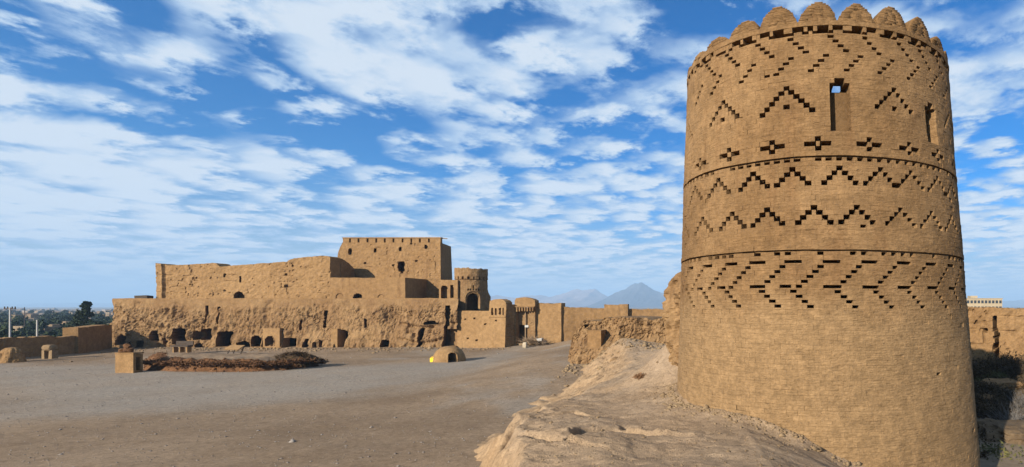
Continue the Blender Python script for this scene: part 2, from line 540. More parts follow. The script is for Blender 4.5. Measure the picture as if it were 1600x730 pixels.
def rampart_z(x, y):
    xn, yn = x, y
    x, y = unplan(x, y)
    wob = fbm(x * .9, y * .9, 0, 4, seed=41)
    edge = interp(y, [(1, -2.1), (8, -2.1), (10.5, -2.45), (12.5, -2.95), (14.3, -3.3), (16.5, -3.3), (20, -2.9), (25, -2.3), (30, -1.9), (38, -2.6), (46, -4), (64, -5)])
    toe = interp(y, [(1, -4.3), (10, -5.5), (14, -6.0), (18.5, -6.3), (28, -7.0), (42, -7.7), (57, -8.3), (70, -9)])
    H = interp(y, [(1, 2.8), (7, 2.45), (10, 2.2), (14, 2.12), (18, 1.98), (25, 1.85), (30, 1.9), (38, 2.0), (45, 2.0), (50, 1.4), (64, 1.0)])
    edge = edge + wob * .35; toe = toe + fbm(x * .4, y * .4, 0, 3, seed=8) * .7
    t = np.clip((edge - x) / (edge - toe), 0, 1)
    near = sstep(23, 16, y)
    steep = 1 - np.clip(t * 1.15, 0, 1) ** .82
    gent = 1 - sstep(-.15, 1.0, t)
    zl = H * (near * steep + (1 - near) * gent) - (1 - near) * 0
    gull = ridged(x * .9 + y * .35, y * .45, 0, 4, seed=12)
    zl = zl - sstep(.02, .25, t) * sstep(1.0, .75, t) * (.10 + .22 * near) * (1 - gull)
    z = zl
    # fall to the ravine on the right
    drop = np.maximum(0, x - 1.3)
    rv = -1.0 + interp(y, [(12, -.3), (20, 0), (30, .7), (38, 1.3), (46, 2.1), (60, 2.6)])
    zr = H - .33 * drop - .03 * drop ** 2
    zr = np.maximum(zr, rv + .5 * fbm(x * .35, y * .35, 0, 4, seed=55) + .25 * np.floor(2.5 * fbm(x * .22 + 3, y * .3, 0, 2, seed=61)) * .6)
    z = np.where(x > 1.3, np.minimum(zr, H + .0 * x), z)
    # higher ground behind the tower
    z = z + 1.75 * np.exp(-((x - 1.6) / 2.3) ** 2 - ((y - 30.5) / 6.5) ** 2)
    z = z + 1.45 * np.exp(-((x - .2) / 1.5) ** 2 - ((y - 21.6) / 2.3) ** 2)
    z = z + .55 * np.exp(-((x + 3.6) / 2.2) ** 2 - ((y - 42.5) / 3.0) ** 2)
    dt_ = np.hypot(xn - TX, yn - TY) - 3.92
    z = z + (.16 + .10 * wob) * np.exp(-np.maximum(dt_, 0) / .28) * sstep(5.5, 3.5, x)
    # ledges of the worn wall top
    onp = sstep(-.3, .4, x - edge) * sstep(6, 3, x)
    w2 = fbm(x * 3.1, y * 3.1, 0, 4, .6, seed=141)
    d1, s1 = sd_line(xn + .12 * wob + .05 * w2, yn + .12 * wob + .05 * w2, LEDGE1)
    k1 = np.where(s1 > 0, .12 * np.exp(-np.maximum(d1 - .10, 0) / .85) * sstep(.0, .13, d1), 0)
    mask1 = sstep(.6, .2, x) * sstep(-3.4, -2.4, x)
    z = z + k1 * mask1 * (0.75 + .5 * wob) - .26 * np.exp(-(d1 / .05) ** 2) * mask1 * (.25 + 1.1 * np.clip(wob + .25, 0, 1))
    z = z + mask1 * np.exp(-d1 / .30) * .14 * w2 * (s1 > 0)
    d2, s2 = sd_line(xn + .14 * wob + .06 * w2, yn + .14 * wob + .06 * w2, LEDGE2)
    z = z - .18 * np.exp(-(d2 / .055) ** 2) * np.clip(wob + .3, 0, 1) + np.where(s2 > 0, .04 * np.exp(-d2 / .5), 0) * sstep(1.2, .4, d2)
    d3, s3 = sd_line(xn + .05 * w2, yn + .05 * w2, LEDGE3)
    z = z - .22 * np.exp(-(d3 / .06) ** 2)
    # the knob with a hollow beside it at the brow, and a crumbled hollow on the slab
    kx, ky = rp(788, 664, 2.0)
    z = z + (.20 + .10 * w2) * np.exp(-(((xn - kx) / .26) ** 2 + ((yn - ky) / .45) ** 2))
    hx, hy = rp(799, 676, 1.95)
    z = z - (.34 + .2 * w2) * np.exp(-(((xn - hx) / .09) ** 2 + ((yn - hy) / .34) ** 2))
    hx, hy = rp(980, 676, 2.05)
    z = z - (.13 + .25 * w2) * np.exp(-(((xn - hx) / .28) ** 2 + ((yn - hy) / .22) ** 2))
    # texture of the surface
    rough = sstep(.02, .2, t) * sstep(1.0, .8, t)
    wl1, wl2, wid = worley(x * 1.5, y * 1.1, 5)
    z = z + (wid - .5) * .10 * rough * sstep(0, .15, wl2) + fbm(x * 1.4, y * 1.4, 0, 5, seed=70) * (.05 + .12 * rough)
    z = z + fbm(x * 5.5, y * 5.5, 0, 4, .6, seed=90) * (.020 + .075 * rough)
    z = z + onp * .15 * fbm(x * .7 + 3, y * .45, 0, 3, seed=14)
    c1_, c2_, c3_ = worley(x * .8 + .35 * wob, y * .55 + .35 * wob, 23)
    z = z + onp * (  .015 * (c3_ - .5) * sstep(0, .08, c2_) - .03 * (1 - sstep(0, .05, c2_)) * np.clip(fbm(x * .5, y * .5, 3, 3, seed=6) * 2.5, 0, 1))
    outside = sstep(.93, 1.0, t)
    z = z + onp * np.exp(-((x - edge) / .5) ** 2) * .09 * w2
    return z - .25 * outside, t


rx = np.concatenate([np.arange(-9.5, -6.5, .16), np.arange(-6.5, -4.5, .08), np.arange(-4.5, 1.5, .045), np.arange(1.5, 5.0, .08), np.arange(5.0, 27, .16)])
ry = [1.2]
while ry[-1] < 66: ry.append(ry[-1] + max(.035, (.0036 if ry[-1] < 20 else .0052) * ry[-1]))
ry = np.array(ry)
Ar, Br = np.meshgrid(rx, ry)
Xr, Yr = plan(Ar, Br)
Zr, Tr = rampart_z(Xr, Yr)
me = mk('rampart_ground', np.stack([Xr, Yr, Zr], -1).reshape(-1, 3), grid_faces(len(rx), len(ry)), True)
worn = sstep(.12, -.02, Tr) * (0.55 + .45 * fbm(Xr * .7, Yr * .7, 0, 4, seed=19)) * sstep(8, 4.5, Ar)
me.attributes.new('worn', 'FLOAT', 'POINT').data.foreach_set('value', np.clip(worn, 0, 1).astype(np.float32).ravel())
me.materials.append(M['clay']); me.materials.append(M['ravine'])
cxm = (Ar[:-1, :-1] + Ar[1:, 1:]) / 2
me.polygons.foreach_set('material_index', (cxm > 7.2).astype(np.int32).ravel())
obj('rampart_ground', me, kind='structure')


def rz(x, y): return float(rampart_z(np.array([float(x)]), np.array([float(y)]))[0][0])
def cz(x, y): return float(court_z(np.array([float(x)]), np.array([float(y)]))[0])


# ------------------------------------------------------------------ the decorated brick tower
fv = Vector((-math.sin(TA), -math.cos(TA))); rv_ = Vector((math.cos(TA), -math.sin(TA)))
NC = 208
DPH = 2 * math.pi / NC
HC = .102


def RT(z): return 3.78 - .055 * (z - 4.4)
def AX(z): return TX - .022 * (z - 4.4)


def tp(phi, z, r):
    c, s = math.cos(phi), math.sin(phi)
    return (AX(z) + r * (c * fv.x + s * rv_.x), TY + r * (c * fv.y + s * rv_.y), z)


def tower_hit(px, py):
    t = 6.0
    kx, kz = (px - CX) / F, (CY - py) / F
    while t < 24:
        z = EYE + kz * t
        if math.hypot(kx * t - AX(z), t - TY) <= RT(z): break
        t += .01
    z = EYE + kz * t
    ax, ay = kx * t - AX(z), t - TY
    return math.atan2(ax * rv_.x + ay * rv_.y, ax * fv.x + ay * fv.y), z


ring_z = [tower_hit(1290, 390)[1], tower_hit(1280, 246)[1]]
Z_TOP = tower_hit(1280, 36)[1]
courses = []                                     # (z0, z1, kind)
z = -1.6
pend = list(ring_z)
while z < Z_TOP - .02:
    if pend and z > pend[0] - .16:
        courses += [(z, z + .075, 'dent'), (z + .075, z + .11, 'line'), (z + .11, z + .11 + HC, 'proud')]
        z += .11 + HC; pend.pop(0); continue
    courses.append((z, z + HC, 'n')); z += HC
NJ = len(courses)
Z_TOP = courses[-1][1]


def cell_of(px, py):
    ph, zz_ = tower_hit(px, py)
    j = next((k for k, c in enumerate(courses) if c[1] > zz_), NJ - 1)
    return j, int(round(ph / DPH))


holes = {}


def hole(j, i, s=1):
    if 0 <= j < NJ: holes[(j, i % NC)] = s


def row(pts, dj=0):
    cs = [cell_of(*p) for p in pts]
    j = int(round(np.median([c[0] for c in cs]))) + dj
    return j, [c[1] for c in cs]


def chevron(j, i, n, s=1):
    hole(j, i, s)
    for k in range(1, n):
        hole(j - k, i - k, s)
        hole(j - k, i + k, s)


# widest chevrons, with a single hole under each
j, ii = row([(1129, 157), (1228, 133), (1395, 140)])
for i in ii: chevron(j, i, 6 if i == ii[1] else 5); hole(j - 4, i)
for i in [ii[-1] + 21, ii[-1] + 42, ii[0] - 17, ii[0] - 38, ii[0] - 58]: chevron(j, i, 5); hole(j - 4, i)
# crosses
j, ii = row([(1092, 258), (1137, 243), (1200, 231), (1277, 224), (1358, 228), (1421, 237), (1466, 247)])
for i in ii + [ii[-1] + 10 * k for k in range(1, 11)]:
    for (a, b) in ((1, 0), (0, -2), (0, -1), (0, 1), (0, 2), (-1, 0)): hole(j + a, i + b)
# two rows of small chevrons
j, ii = row([(1084, 301), (1119, 285), (1170, 273), (1233, 264), (1304, 262), (1370, 263), (1422, 273), (1463, 284), (1487, 298)])
for i in ii + [ii[-1] + 9 * k for k in range(1, 11)]: chevron(j, i, 4)
j, ii = row([(1071, 360), (1096, 343), (1139, 333), (1192, 324), (1264, 322), (1337, 322), (1403, 326), (1450, 332), (1485, 342)])
for i in ii + [ii[-1] + 9 * k for k in range(1, 11)]: chevron(j, i, 4)
# lightning bands: dash and steps
j, ii = row([(1127, 87), (1172, 68), (1225, 55), (1283, 50), (1341, 49), (1394, 58), (1430, 71), (1459, 88)])
for i in ii + [ii[-1] + 7 * k for k in range(1, 13)] + [ii[0] - 7]:
    for k in range(3): hole(j, i - k, 2)
    for k in range(1, 5): hole(j - k, i + k, 2)
j, ii = row([(1125, 121), (1172, 102), (1228, 90), (1285, 86), (1344, 87), (1394, 99), (1435, 115)])
for i in ii + [ii[-1] + 7 * k for k in range(1, 13)] + [ii[0] - 7]:
    for k in range(4): hole(j - k, i - k, 2)
j, ii = row([(1131, 414), (1173, 409), (1228, 408), (1288, 406), (1350, 407), (1404, 408), (1449, 411), (1481, 415)])
for i in ii + [ii[-1] + 7 * k for k in range(1, 13)] + [ii[0] - 7, ii[0] - 14]:
    for k in range(3): hole(j, i + k, 2)
    for k in range(1, 6): hole(j - k, i - k, 2)
j, ii = row([(1127, 453), (1177, 454), (1230, 452), (1297, 451), (1353, 450), (1411, 449), (1457, 453)], 0)
for i in ii + [ii[-1] + 7 * k for k in range(1, 13)] + [ii[0] - 7, ii[0] - 14]:
    hole(j, i - 1, 2)
    for k in range(5): hole(j - k, i + k, 2)
# notched course under the merlons
for i in range(NC):
    if (i % 7) in (1, 2, 4, 5) and random.random() < .92: hole(NJ - 2, i)
    if (i % 7) in (0, 3, 6) and random.random() < .8: hole(NJ - 3, i, 2)
# dentils of the two rings
for j, c in enumerate(courses):
    if c[2] == 'dent':
        for i in range(0, NC, 2):
            if random.random() < .8: hole(j, i)
# weathered single losses
for _ in range(14):
    hole(random.randint(45, NJ - 5), random.randint(0, NC), 2)
# tall window niches: cells cut back to the inner face, a small gap at the head lets the sky through
niche = {}
for (px0, px1, py0, py1) in [(1300, 1333, 136, 203), (1446, 1464, 168, 226)]:
    j1, ia = cell_of(px0, py0); j0, ib = cell_of(px1, py1)
    if j0 > j1: j0, j1 = j1, j0
    wn_ = 4
    for j in range(j0, j1 + 1):
        for k in range(wn_): niche[(j, (ia + k) % NC)] = 1
    for j in (j1 + 1,):
        for k in (1, 2): niche[(j, (ia + k) % NC)] = 1
    for q in (1, 2):
        niche[(j1, (ia + q) % NC)] = 2; niche[(j1 + 1, (ia + q) % NC)] = 2
    niche[(j1, ia % NC)] = niche[(j1, (ia + 3) % NC)] = 3
for (j, i) in list(niche): hole(j, i)
for j in range(NJ):                                      # keep a sound rim round the niches
    for (jj, i) in list(niche):
        if jj == j:
            for b in (-1, 1):
                q = (j, (i + b) % NC)
                if q not in niche and q in holes: del holes[q]

DEPTH = .36
tower = empty('round_tower', (TX, TY, 0.0), 'tall round mud brick tower with zigzag hole patterns and scalloped top', 'tower')
bv, bf, btint = [], [], []
singles = []


def joint(j, c):
    """uneven brick lengths: the joint at cell border c of course j strays a little"""
    if any((j, (c + q) % NC) in niche for q in (-1, 0)): return 0.0
    hl, hr_ = (j, (c - 1) % NC) in holes, (j, c % NC) in holes
    if hl != hr_: return (.11 if hl else -.11) * DPH + (random.Random((j * 31 + c * 17) & 0xFFFFFF).random() - .5) * .12 * DPH
    amp = .22 if ((j, (c - 1) % NC) in holes or (j, c % NC) in holes) else .42
    return (random.Random((j * 7919 + (c % NC) * 104729) & 0xFFFFFFF).random() - .5) * amp * DPH


def brick_verts(ph0, ph1, z0, z1, off, lo_jit=.0022):
    zm = (z0 + z1) / 2; R = RT(zm) + off; g = .0008
    bz = .0022 + .011 * random.random() ** 4; bp_ = bz / R; dep = .002 + bz * .75
    ph0 += g / R; ph1 -= g / R; z0 += g; z1 -= g
    jit = lambda: random.uniform(-lo_jit, lo_jit)
    out = []
    for (p, zq) in ((ph0 + bp_, z0 + bz), (ph1 - bp_, z0 + bz), (ph1 - bp_, z1 - bz), (ph0 + bp_, z1 - bz)):
        out.append(tp(p + jit() / R, zq + jit(), R + jit() * .8))
    for (p, zq) in ((ph0, z0), (ph1, z0), (ph1, z1), (ph0, z1)): out.append(tp(p, zq, R - dep + jit() * .4))
    for (p, zq) in ((ph0, z0), (ph1, z0), (ph1, z1), (ph0, z1)): out.append(tp(p, zq, R - DEPTH))
    return out


def weather(V):
    """slumped courses and a swollen, worn surface"""
    V = np.asarray(V, float); ax = TX - .022 * (V[:, 2] - 4.4)
    dx_, dy_ = V[:, 0] - ax, V[:, 1] - TY; r = np.hypot(dx_, dy_)
    x, y, z = V[:, 0], V[:, 1], V[:, 2]
    k = wear(x, y, z)
    out = V.copy()
    out[:, 0] += dx_ / r * k; out[:, 1] += dy_ / r * k
    out[:, 2] += .030 * fbm(x * .55, y * .55, z * .4, 3, seed=221)
    return out


def wear(x, y, z):
    return .022 * fbm(x * .8, y * .8, z * .8, 3, seed=201) + .016 * fbm(x * 2.3, y * 2.3, z * 2.3, 3, seed=207) + .007 * fbm(x * 5, y * 5, z * 7, 2, seed=211)


def skin_normals(V):
    """normal of the worn round surface at each point: radial, tilted by the relief"""
    V = np.asarray(V, float); ax = TX - .022 * (V[:, 2] - 4.4)
    dx_, dy_ = V[:, 0] - ax, V[:, 1] - TY; r = np.hypot(dx_, dy_); ex, ey = dx_ / r, dy_ / r
    x, y, z = V[:, 0], V[:, 1], V[:, 2]; e = .04
    gt = (wear(x - ey * e, y + ex * e, z) - wear(x + ey * e, y - ex * e, z)) / (2 * e)
    gz = (wear(x, y, z + e) - wear(x, y, z - e)) / (2 * e) - .052
    n = np.stack([ex + ey * gt, ey - ex * gt, -gz], -1)
    return n / np.linalg.norm(n, axis=1, keepdims=True), gt, gz


def brick_normals(me, V, Fa, per):
    """front and arris of every brick follow the worn round surface, so that no flat facets show"""
    V = np.asarray(V); Q = V[Fa]
    fn = np.cross(Q[:, 2] - Q[:, 0], Q[:, 3] - Q[:, 1]); fn /= np.maximum(np.linalg.norm(fn, axis=1, keepdims=True), 1e-9)
    N = np.repeat(fn[:, None, :], 4, 1)
    kind = np.arange(len(Fa)) % per
    fr = kind == 0
    N[fr] = skin_normals(Q[fr].reshape(-1, 3))[0].reshape(-1, 4, 3)
    bv_ = (kind >= 1) & (kind <= 4)
    sk = skin_normals(Q[bv_].reshape(-1, 3))[0].reshape(-1, 4, 3)
    m = sk * .62 + fn[bv_][:, None, :] * .38
    N[bv_] = m / np.linalg.norm(m, axis=2, keepdims=True)
    me.polygons.foreach_set('use_smooth', np.ones(len(me.polygons), bool))
    me.normals_split_custom_set(N.reshape(-1, 3).astype(np.float32).tolist())


BF = [(0, 1, 2, 3), (4, 5, 1, 0), (5, 6, 2, 1), (6, 7, 3, 2), (7, 4, 0, 3), (8, 9, 5, 4), (9, 10, 6, 5), (10, 11, 7, 6), (11, 8, 4, 7)]
cand = []
layout = []
for j, (z0, z1, kind) in enumerate(courses):
    zm = (z0 + z1) / 2
    i = j % 2
    end = i + NC
    while i < end:
        a = (i % NC); b = ((i + 1) % NC)
        sa_, sb_ = holes.get((j, a), 0), holes.get((j, b), 0)
        if sa_ == 0 and sb_ == 0: segs = [(i, i + 2, 0)]
        else: segs = [(i, i + 1, sa_), (i + 1, i + 2, sb_)]
        for (c0, c1, s) in segs:
            if s == 1: continue
            zt = z1 if s == 0 else z0 + (z1 - z0) * .36
            layout.append((j, c0, c1, z0, zt, kind, s))
        i += 2
offs = np.array([(l[1] * DPH, l[3]) for l in layout])
big_off = fbm(np.cos(offs[:, 0]) * 9, np.sin(offs[:, 0]) * 9, offs[:, 1] * 3, 2, seed=101) * .006
for q, (j, c0, c1, z0, zt, kind, s) in enumerate(layout):
    ph0, ph1 = c0 * DPH + joint(j, c0), c1 * DPH + joint(j, c1)
    pm = (ph0 + ph1) / 2; pm = (pm + math.pi) % (2 * math.pi) - math.pi
    rough = .0012 if z0 < 4.2 else .0026
    off = big_off[q] + random.gauss(0, rough)
    if random.random() < .025: off -= random.uniform(.008, .025)
    if kind == 'line': off -= .055
    if kind == 'proud': off += .014
    if j == NJ - 1: off += .02
    full = (c1 - c0 == 2 and s == 0 and kind == 'n')
    x_, y_, _ = tp(pm, (z0 + zt) / 2, RT(z0))
    dist2 = x_ ** 2 + y_ ** 2 + ((z0 + zt) / 2 - EYE) ** 2
    n_ = Vector((math.cos(pm) * fv.x + math.sin(pm) * rv_.x, math.cos(pm) * fv.y + math.sin(pm) * rv_.y))
    facing = -(n_.x * x_ + n_.y * y_) / math.sqrt(dist2)
    if full and facing > 0 and z0 > 1.75: cand.append((facing / dist2, q, off))
    layout[q] = layout[q] + (off, ph0, ph1)
cand.sort(reverse=True)
single_ids = {c[1] for c in cand[:300]}
for q, (j, c0, c1, z0, zt, kind, s, off, ph0, ph1) in enumerate(layout):
    if q in single_ids: continue
    b = len(bv)
    bv.extend(brick_verts(ph0, ph1, z0, zt, off)); t_ = random.uniform(-.06, .05)
    for f in BF: bf.append([b + k for k in f]); btint.append(t_)
bw = weather(bv); me = mk('wall_courses', bw, np.array(bf))
assert len(me.polygons) == len(bf)
brick_normals(me, bw, np.array(bf), 9)
me.attributes.new('tint', 'FLOAT', 'FACE').data.foreach_set('value', np.array(btint, np.float32))
o = child('wall_courses', me, M['brick'], tower); o['kind'] = 'stuff'
# the 300 bricks that show largest, each its own object on four shared meshes
protos = []
W0 = 2 * DPH * 3.75
for v in range(4):
    hw, hh, bvl = W0 / 2 - .0008, HC / 2 - .0008, (.0025, .003, .004, .008)[v]
    jt = lambda: random.uniform(-.0022, .0022)
    vs = [(sx * (hw - bvl) + jt(), -.0 + jt() * .8, sz * (hh - bvl) + jt()) for (sx, sz) in ((-1, -1), (1, -1), (1, 1), (-1, 1))]
    vs += [(sx * hw, .002 + bvl * .75 + jt() * .4, sz * hh) for (sx, sz) in ((-1, -1), (1, -1), (1, 1), (-1, 1))]
    vs += [(sx * hw * .92, DEPTH, sz * hh) for (sx, sz) in ((-1, -1), (1, -1), (1, 1), (-1, 1))]
    mm = mk('brick', vs, [list(f) for f in BF] + [[11, 10, 9, 8]]); mm.materials.append(M['brick1']); 
    Qv = np.array(vs); NN = []
    for fi, f in enumerate([list(f) for f in BF] + [[11, 10, 9, 8]]):
        q = Qv[f]; fn_ = np.cross(q[2] - q[0], q[3] - q[1]); fn_ /= np.linalg.norm(fn_)
        for pnt in q:
            a_ = pnt[0] / 3.75; sk_ = np.array((math.sin(a_), -math.cos(a_), .05))
            nn = sk_ if fi == 0 else (sk_ * .62 + fn_ * .38 if fi < 5 else fn_)
            NN.append(tuple(nn / np.linalg.norm(nn)))
    mm.polygons.foreach_set('use_smooth', np.ones(len(mm.polygons), bool)); mm.normals_split_custom_set(NN)
    protos.append(mm)
for q in sorted(single_ids):
    (j, c0, c1, z0, zt, kind, s, off, ph0, ph1) = layout[q]
    pm = (ph0 + ph1) / 2; zm = (z0 + zt) / 2; R = RT(zm) + off
    o = bpy.data.objects.new('brick', protos[random.randrange(4)]); COL.objects.link(o); o.parent = tower
    n_ = Vector((math.cos(pm) * fv.x + math.sin(pm) * rv_.x, math.cos(pm) * fv.y + math.sin(pm) * rv_.y))
    p_ = weather(np.array([tp(pm, zm, R * math.cos(DPH) + .002)]))[0]
    o.location = (p_[0] - TX, p_[1] - TY, p_[2])
    _, gt_, gz_ = skin_normals(np.array([p_])); 
    o.rotation_euler = (-float(gz_[0] + .052), 0, math.atan2(n_.y, n_.x) + math.pi / 2 - float(gt_[0]))
    o.scale = (R * (ph1 - ph0) / W0, 1, 1)
# core behind the bricks, cut back at the niches
cvv, cff = [], []


def quad(a, b, c, e):
    k = len(cvv); cvv.extend([a, b, c, e]); cff.append([k, k + 1, k + 2, k + 3])


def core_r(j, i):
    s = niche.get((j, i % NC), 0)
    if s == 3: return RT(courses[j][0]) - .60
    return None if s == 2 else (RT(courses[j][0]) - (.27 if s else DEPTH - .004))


for j, (z0, z1, kind) in enumerate(courses):
    for i in range(NC):
        r = core_r(j, i); p0, p1 = i * DPH, (i + 1) * DPH
        rn = RT(z0) - .42
        if r is not None:
            quad(tp(p0, z0, r), tp(p1, z0, r), tp(p1, z1, r), tp(p0, z1, r))
            if z0 > 7.5: quad(tp(p1, z0, rn), tp(p0, z0, rn), tp(p0, z1, rn), tp(p1, z1, rn))
        rr = rn if r is None else r
        for (jj, ii_, kd) in ((j, i + 1, 'r'), (j, i - 1, 'l'), (j + 1, i, 't'), (j - 1, i, 'b')):
            if not (0 <= jj < NJ): continue
            r2 = core_r(jj, ii_); r2 = (RT(courses[jj][0]) - .42) if r2 is None else r2
            if r2 > rr + .02:
                if kd == 'r': quad(tp(p1, z0, rr), tp(p1, z0, r2), tp(p1, z1, r2), tp(p1, z1, rr))
                if kd == 'l': quad(tp(p0, z0, r2), tp(p0, z0, rr), tp(p0, z1, rr), tp(p0, z1, r2))
                if kd == 't': quad(tp(p0, z1, rr), tp(p1, z1, rr), tp(p1, z1, r2), tp(p0, z1, r2))
                if kd == 'b': quad(tp(p0, z0, r2), tp(p1, z0, r2), tp(p1, z0, rr), tp(p0, z0, rr))
for i in range(NC):                                     # wall-walk ring on the top and the floor inside
    p0, p1 = i * DPH, (i + 1) * DPH
    zt = Z_TOP - .01
    quad(tp(p0, zt, RT(zt) - .42), tp(p1, zt, RT(zt) - .42), tp(p1, zt, RT(zt) - .02), tp(p0, zt, RT(zt) - .02))
    quad(tp(p0, 7.6, .01), tp(p1, 7.6, .01), tp(p1, 7.6, 2.95), tp(p0, 7.6, 2.95))
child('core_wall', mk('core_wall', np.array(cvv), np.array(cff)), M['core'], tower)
# scalloped merlons, laid in brick courses
phc = tower_hit(1277, 40)[0]
for k in range(26):
    ph = phc + k * 2 * math.pi / 26
    mb_v, mb_f, mb_t = [], [], []
    pr_ = (ph + math.pi) % (2 * math.pi) - math.pi              # the crown is worn down on its left and rear
    worn_ = float(np.interp(math.degrees(pr_), [-180, -110, -52, -30, -22, 40, 58, 120, 180], [.4, .3, .3, .5, 1, 1, .7, .5, .4]))
    hgt = random.uniform(.37, .47) * worn_; lean = random.uniform(-.05, .05); nL = max(4, int(round(12 * worn_))); half = random.uniform(.385, .415); tip = random.uniform(1.6, 2.4)
    for L in range(nL):
        z0 = Z_TOP + L * hgt / nL; z1 = z0 + hgt / nL
        t = (L + .25) / nL
        wd = half * (1 - t ** tip) ** .62 * (1 - .16 * t)
        wd = max(wd + random.uniform(-.016, .012), .06)
        nb = max(1, int(round(2 * wd / .22))); cut = sorted([random.uniform(-.03, .03) + (-wd + 2 * wd * c / nb) for c in range(1, nb)])
        xs = [q_ + lean * t for q_ in [-wd] + cut + [wd]]
        for c in range(nb):
            b = len(mb_v); R = RT(z0)
            off = random.gauss(.012, .004)
            vs = brick_verts(ph + xs[c] / R, ph + xs[c + 1] / R, z0, z1, off, .003)
            mb_v.extend(vs)
            for f in BF + [(11, 10, 9, 8)]: mb_f.append([b + q_ for q_ in f]); mb_t.append(random.uniform(-.12, .08))
    me = mk('merlon', np.array(mb_v), np.array(mb_f))
    me.attributes.new('tint', 'FLOAT', 'FACE').data.foreach_set('value', np.array(mb_t, np.float32))
    child('merlon', me, M['brick'], tower)

# ------------------------------------------------------------------ mud walls as relief faces with real thickness


def wall(name, P0, P1, z0, top, disp, res, thick, mat, holes=(), shear=0.0, root=None, batter=0.0, hole_edge=.06, taper=0.0, smooth=False, dig=-.5, **kw):
    """front face from P0 (left) to P1 (right), top(u) its crest, disp(u, z) the relief towards the viewer;
    holes: (u0, u1, z0, z1, depth, arch)"""
    P0, P1 = Vector(P0), Vector(P1); W = (P1 - P0).length; ud = (P1 - P0) / W; nd = Vector((ud.y, -ud.x))
    nu = max(3, int(W / res) + 1); hmax = float(np.max(top(np.linspace(0, W, 200)))) - z0
    nz = max(3, int(hmax / res) + 1)
    u = np.linspace(0, W, nu); t = np.linspace(0, 1, nz)
    U, T = np.meshgrid(u, t)
    Zt = top(u)[None, :]
    Z = z0 + T * (Zt - z0)
    Dp = disp(U, Z) + batter * (1 - T)
    SH = np.zeros_like(U)
    for (u0, u1, h0, h1, dep, arch) in holes:
        e = fbm(U * 3, Z * 3, u0, 3, seed=5) * hole_edge
        dep = dep * (2.6 if dep > 1.9 else 1.0)
        inside = (U > u0 + e) & (U < u1 + e) & (Z > h0 + e * .6)
        if arch:
            hw = (u1 - u0) / 2; spring = h1 - min(hw * arch, (h1 - h0) * .8); um = (u0 + u1) / 2
            s_ = np.clip(1 - np.abs((U - um - e) / hw) ** 2, 0, 1) ** .5
            inside &= Z < spring + (h1 - spring) * s_ + e * .5
        else: inside &= Z < h1 + e
        Dp = np.where(inside, np.minimum(Dp, -dep), Dp)
        if dep >= .5: SH = np.where(inside, dig * dep, SH)
    uu = U + taper * (U / W - .5) * 2 * (1 - T)
    X = P0.x + (uu + SH) * ud.x + Dp * nd.x; Y = P0.y + (uu + SH) * ud.y + Dp * nd.y
    front = np.stack([X, Y, Z], -1).reshape(-1, 3)
    # back face: crest and foot line only
    bx = P0.x + uu * ud.x - thick * nd.x + shear * thick * ud.x; by = P0.y + uu * ud.y - thick * nd.y + shear * thick * ud.y
    bt = np.stack([bx[-1], by[-1], Z[-1] - 0.0], -1); bb = np.stack([bx[0], by[0], Z[0]], -1)
    V = np.concatenate([front, bt, bb]); nf = len(front)
    faces = [grid_faces(nu, nz)]
    i = np.arange(nu - 1); tr = (nz - 1) * nu
    faces.append(np.stack([tr + i, tr + i + 1, nf + i + 1, nf + i], -1))
    faces.append(np.stack([nf + i, nf + i + 1, nf + nu + i + 1, nf + nu + i], -1))
    me_f = np.concatenate(faces).tolist()
    me_f.append([k * nu for k in range(nz)] + [nf, nf + nu])
    me_f.append(([k * nu + nu - 1 for k in range(nz)] + [nf + nu - 1, nf + 2 * nu - 1])[::-1])
    me = mk(name, V, me_f, smooth)
    if root is not None: return child(name, me, mat, root)
    return obj(name, me, mat, **kw)


def const(h, n=.0, seed=0): return lambda u: h + n * fbm(np.asarray(u) * 1.1, 0, seed * 3.3, 4, seed=seed)


def prof(pts, n=.05, seed=1):
    a = np.array(pts); return lambda u: np.interp(u, a[:, 0], a[:, 1]) + n * fbm(np.asarray(u) * 2.2, 0, seed * 1.7, 4, seed=seed)


def smooth_d(amp=.05, seed=0): return lambda u, z: amp * fbm(u * .5, z * .5, seed, 3, seed=seed) + amp * .35 * fbm(u * 3, z * 3, seed, 3, seed=seed + 3)


def crack_d(amp=.06, sc=.75, seed=0, gap=.10):
    """rammed-earth face: faint lifts, straying upright cracks, pits"""
    def f(u, z):
        wz = z + .16 * fbm(u * .6, z * .6, 0, 3, seed=seed + 1); wu = u + .30 * fbm(u * .9, z * 1.1, 0, 3, seed=seed)
        k = sc * 1.9
        rowi = np.floor(wz * k)
        lift = 1 - sstep(0, .05, np.abs(wz * k - rowi - .5 - .5 * np.sign(wz * k - rowi - .5)))
        colv = (wu * sc * .9 + _h(rowi, rowi * 0, rowi * 0, seed + 3)) % 1
        up = 1 - sstep(0, .035, np.abs(colv - .5))
        m1 = sstep(-.05, .35, fbm(u * .5, z * .9, 1, 3, seed=seed + 7)); m2 = sstep(.0, .35, fbm(u * .8, z * .5, 2, 3, seed=seed + 8))
        f1, ed, idv = worley(u * 2.6, z * 2.6, seed + 5)
        pit = sstep(.30, .12, f1) * (idv > .93)
        return -gap * .7 * lift * m1 - gap * up * m2 - gap * .8 * pit + amp * fbm(u * .45, z * .45, 0, 3, seed=seed + 2) + amp * .7 * fbm(u * 1.8, z * 2.2, 0, 4, seed=seed + 4) + .03 * fbm(u * 6, z * 6, 0, 2, seed=seed + 6)
    return f


TY0, ZT = D(70.0), 5.2           # the terrace front and the level of its top


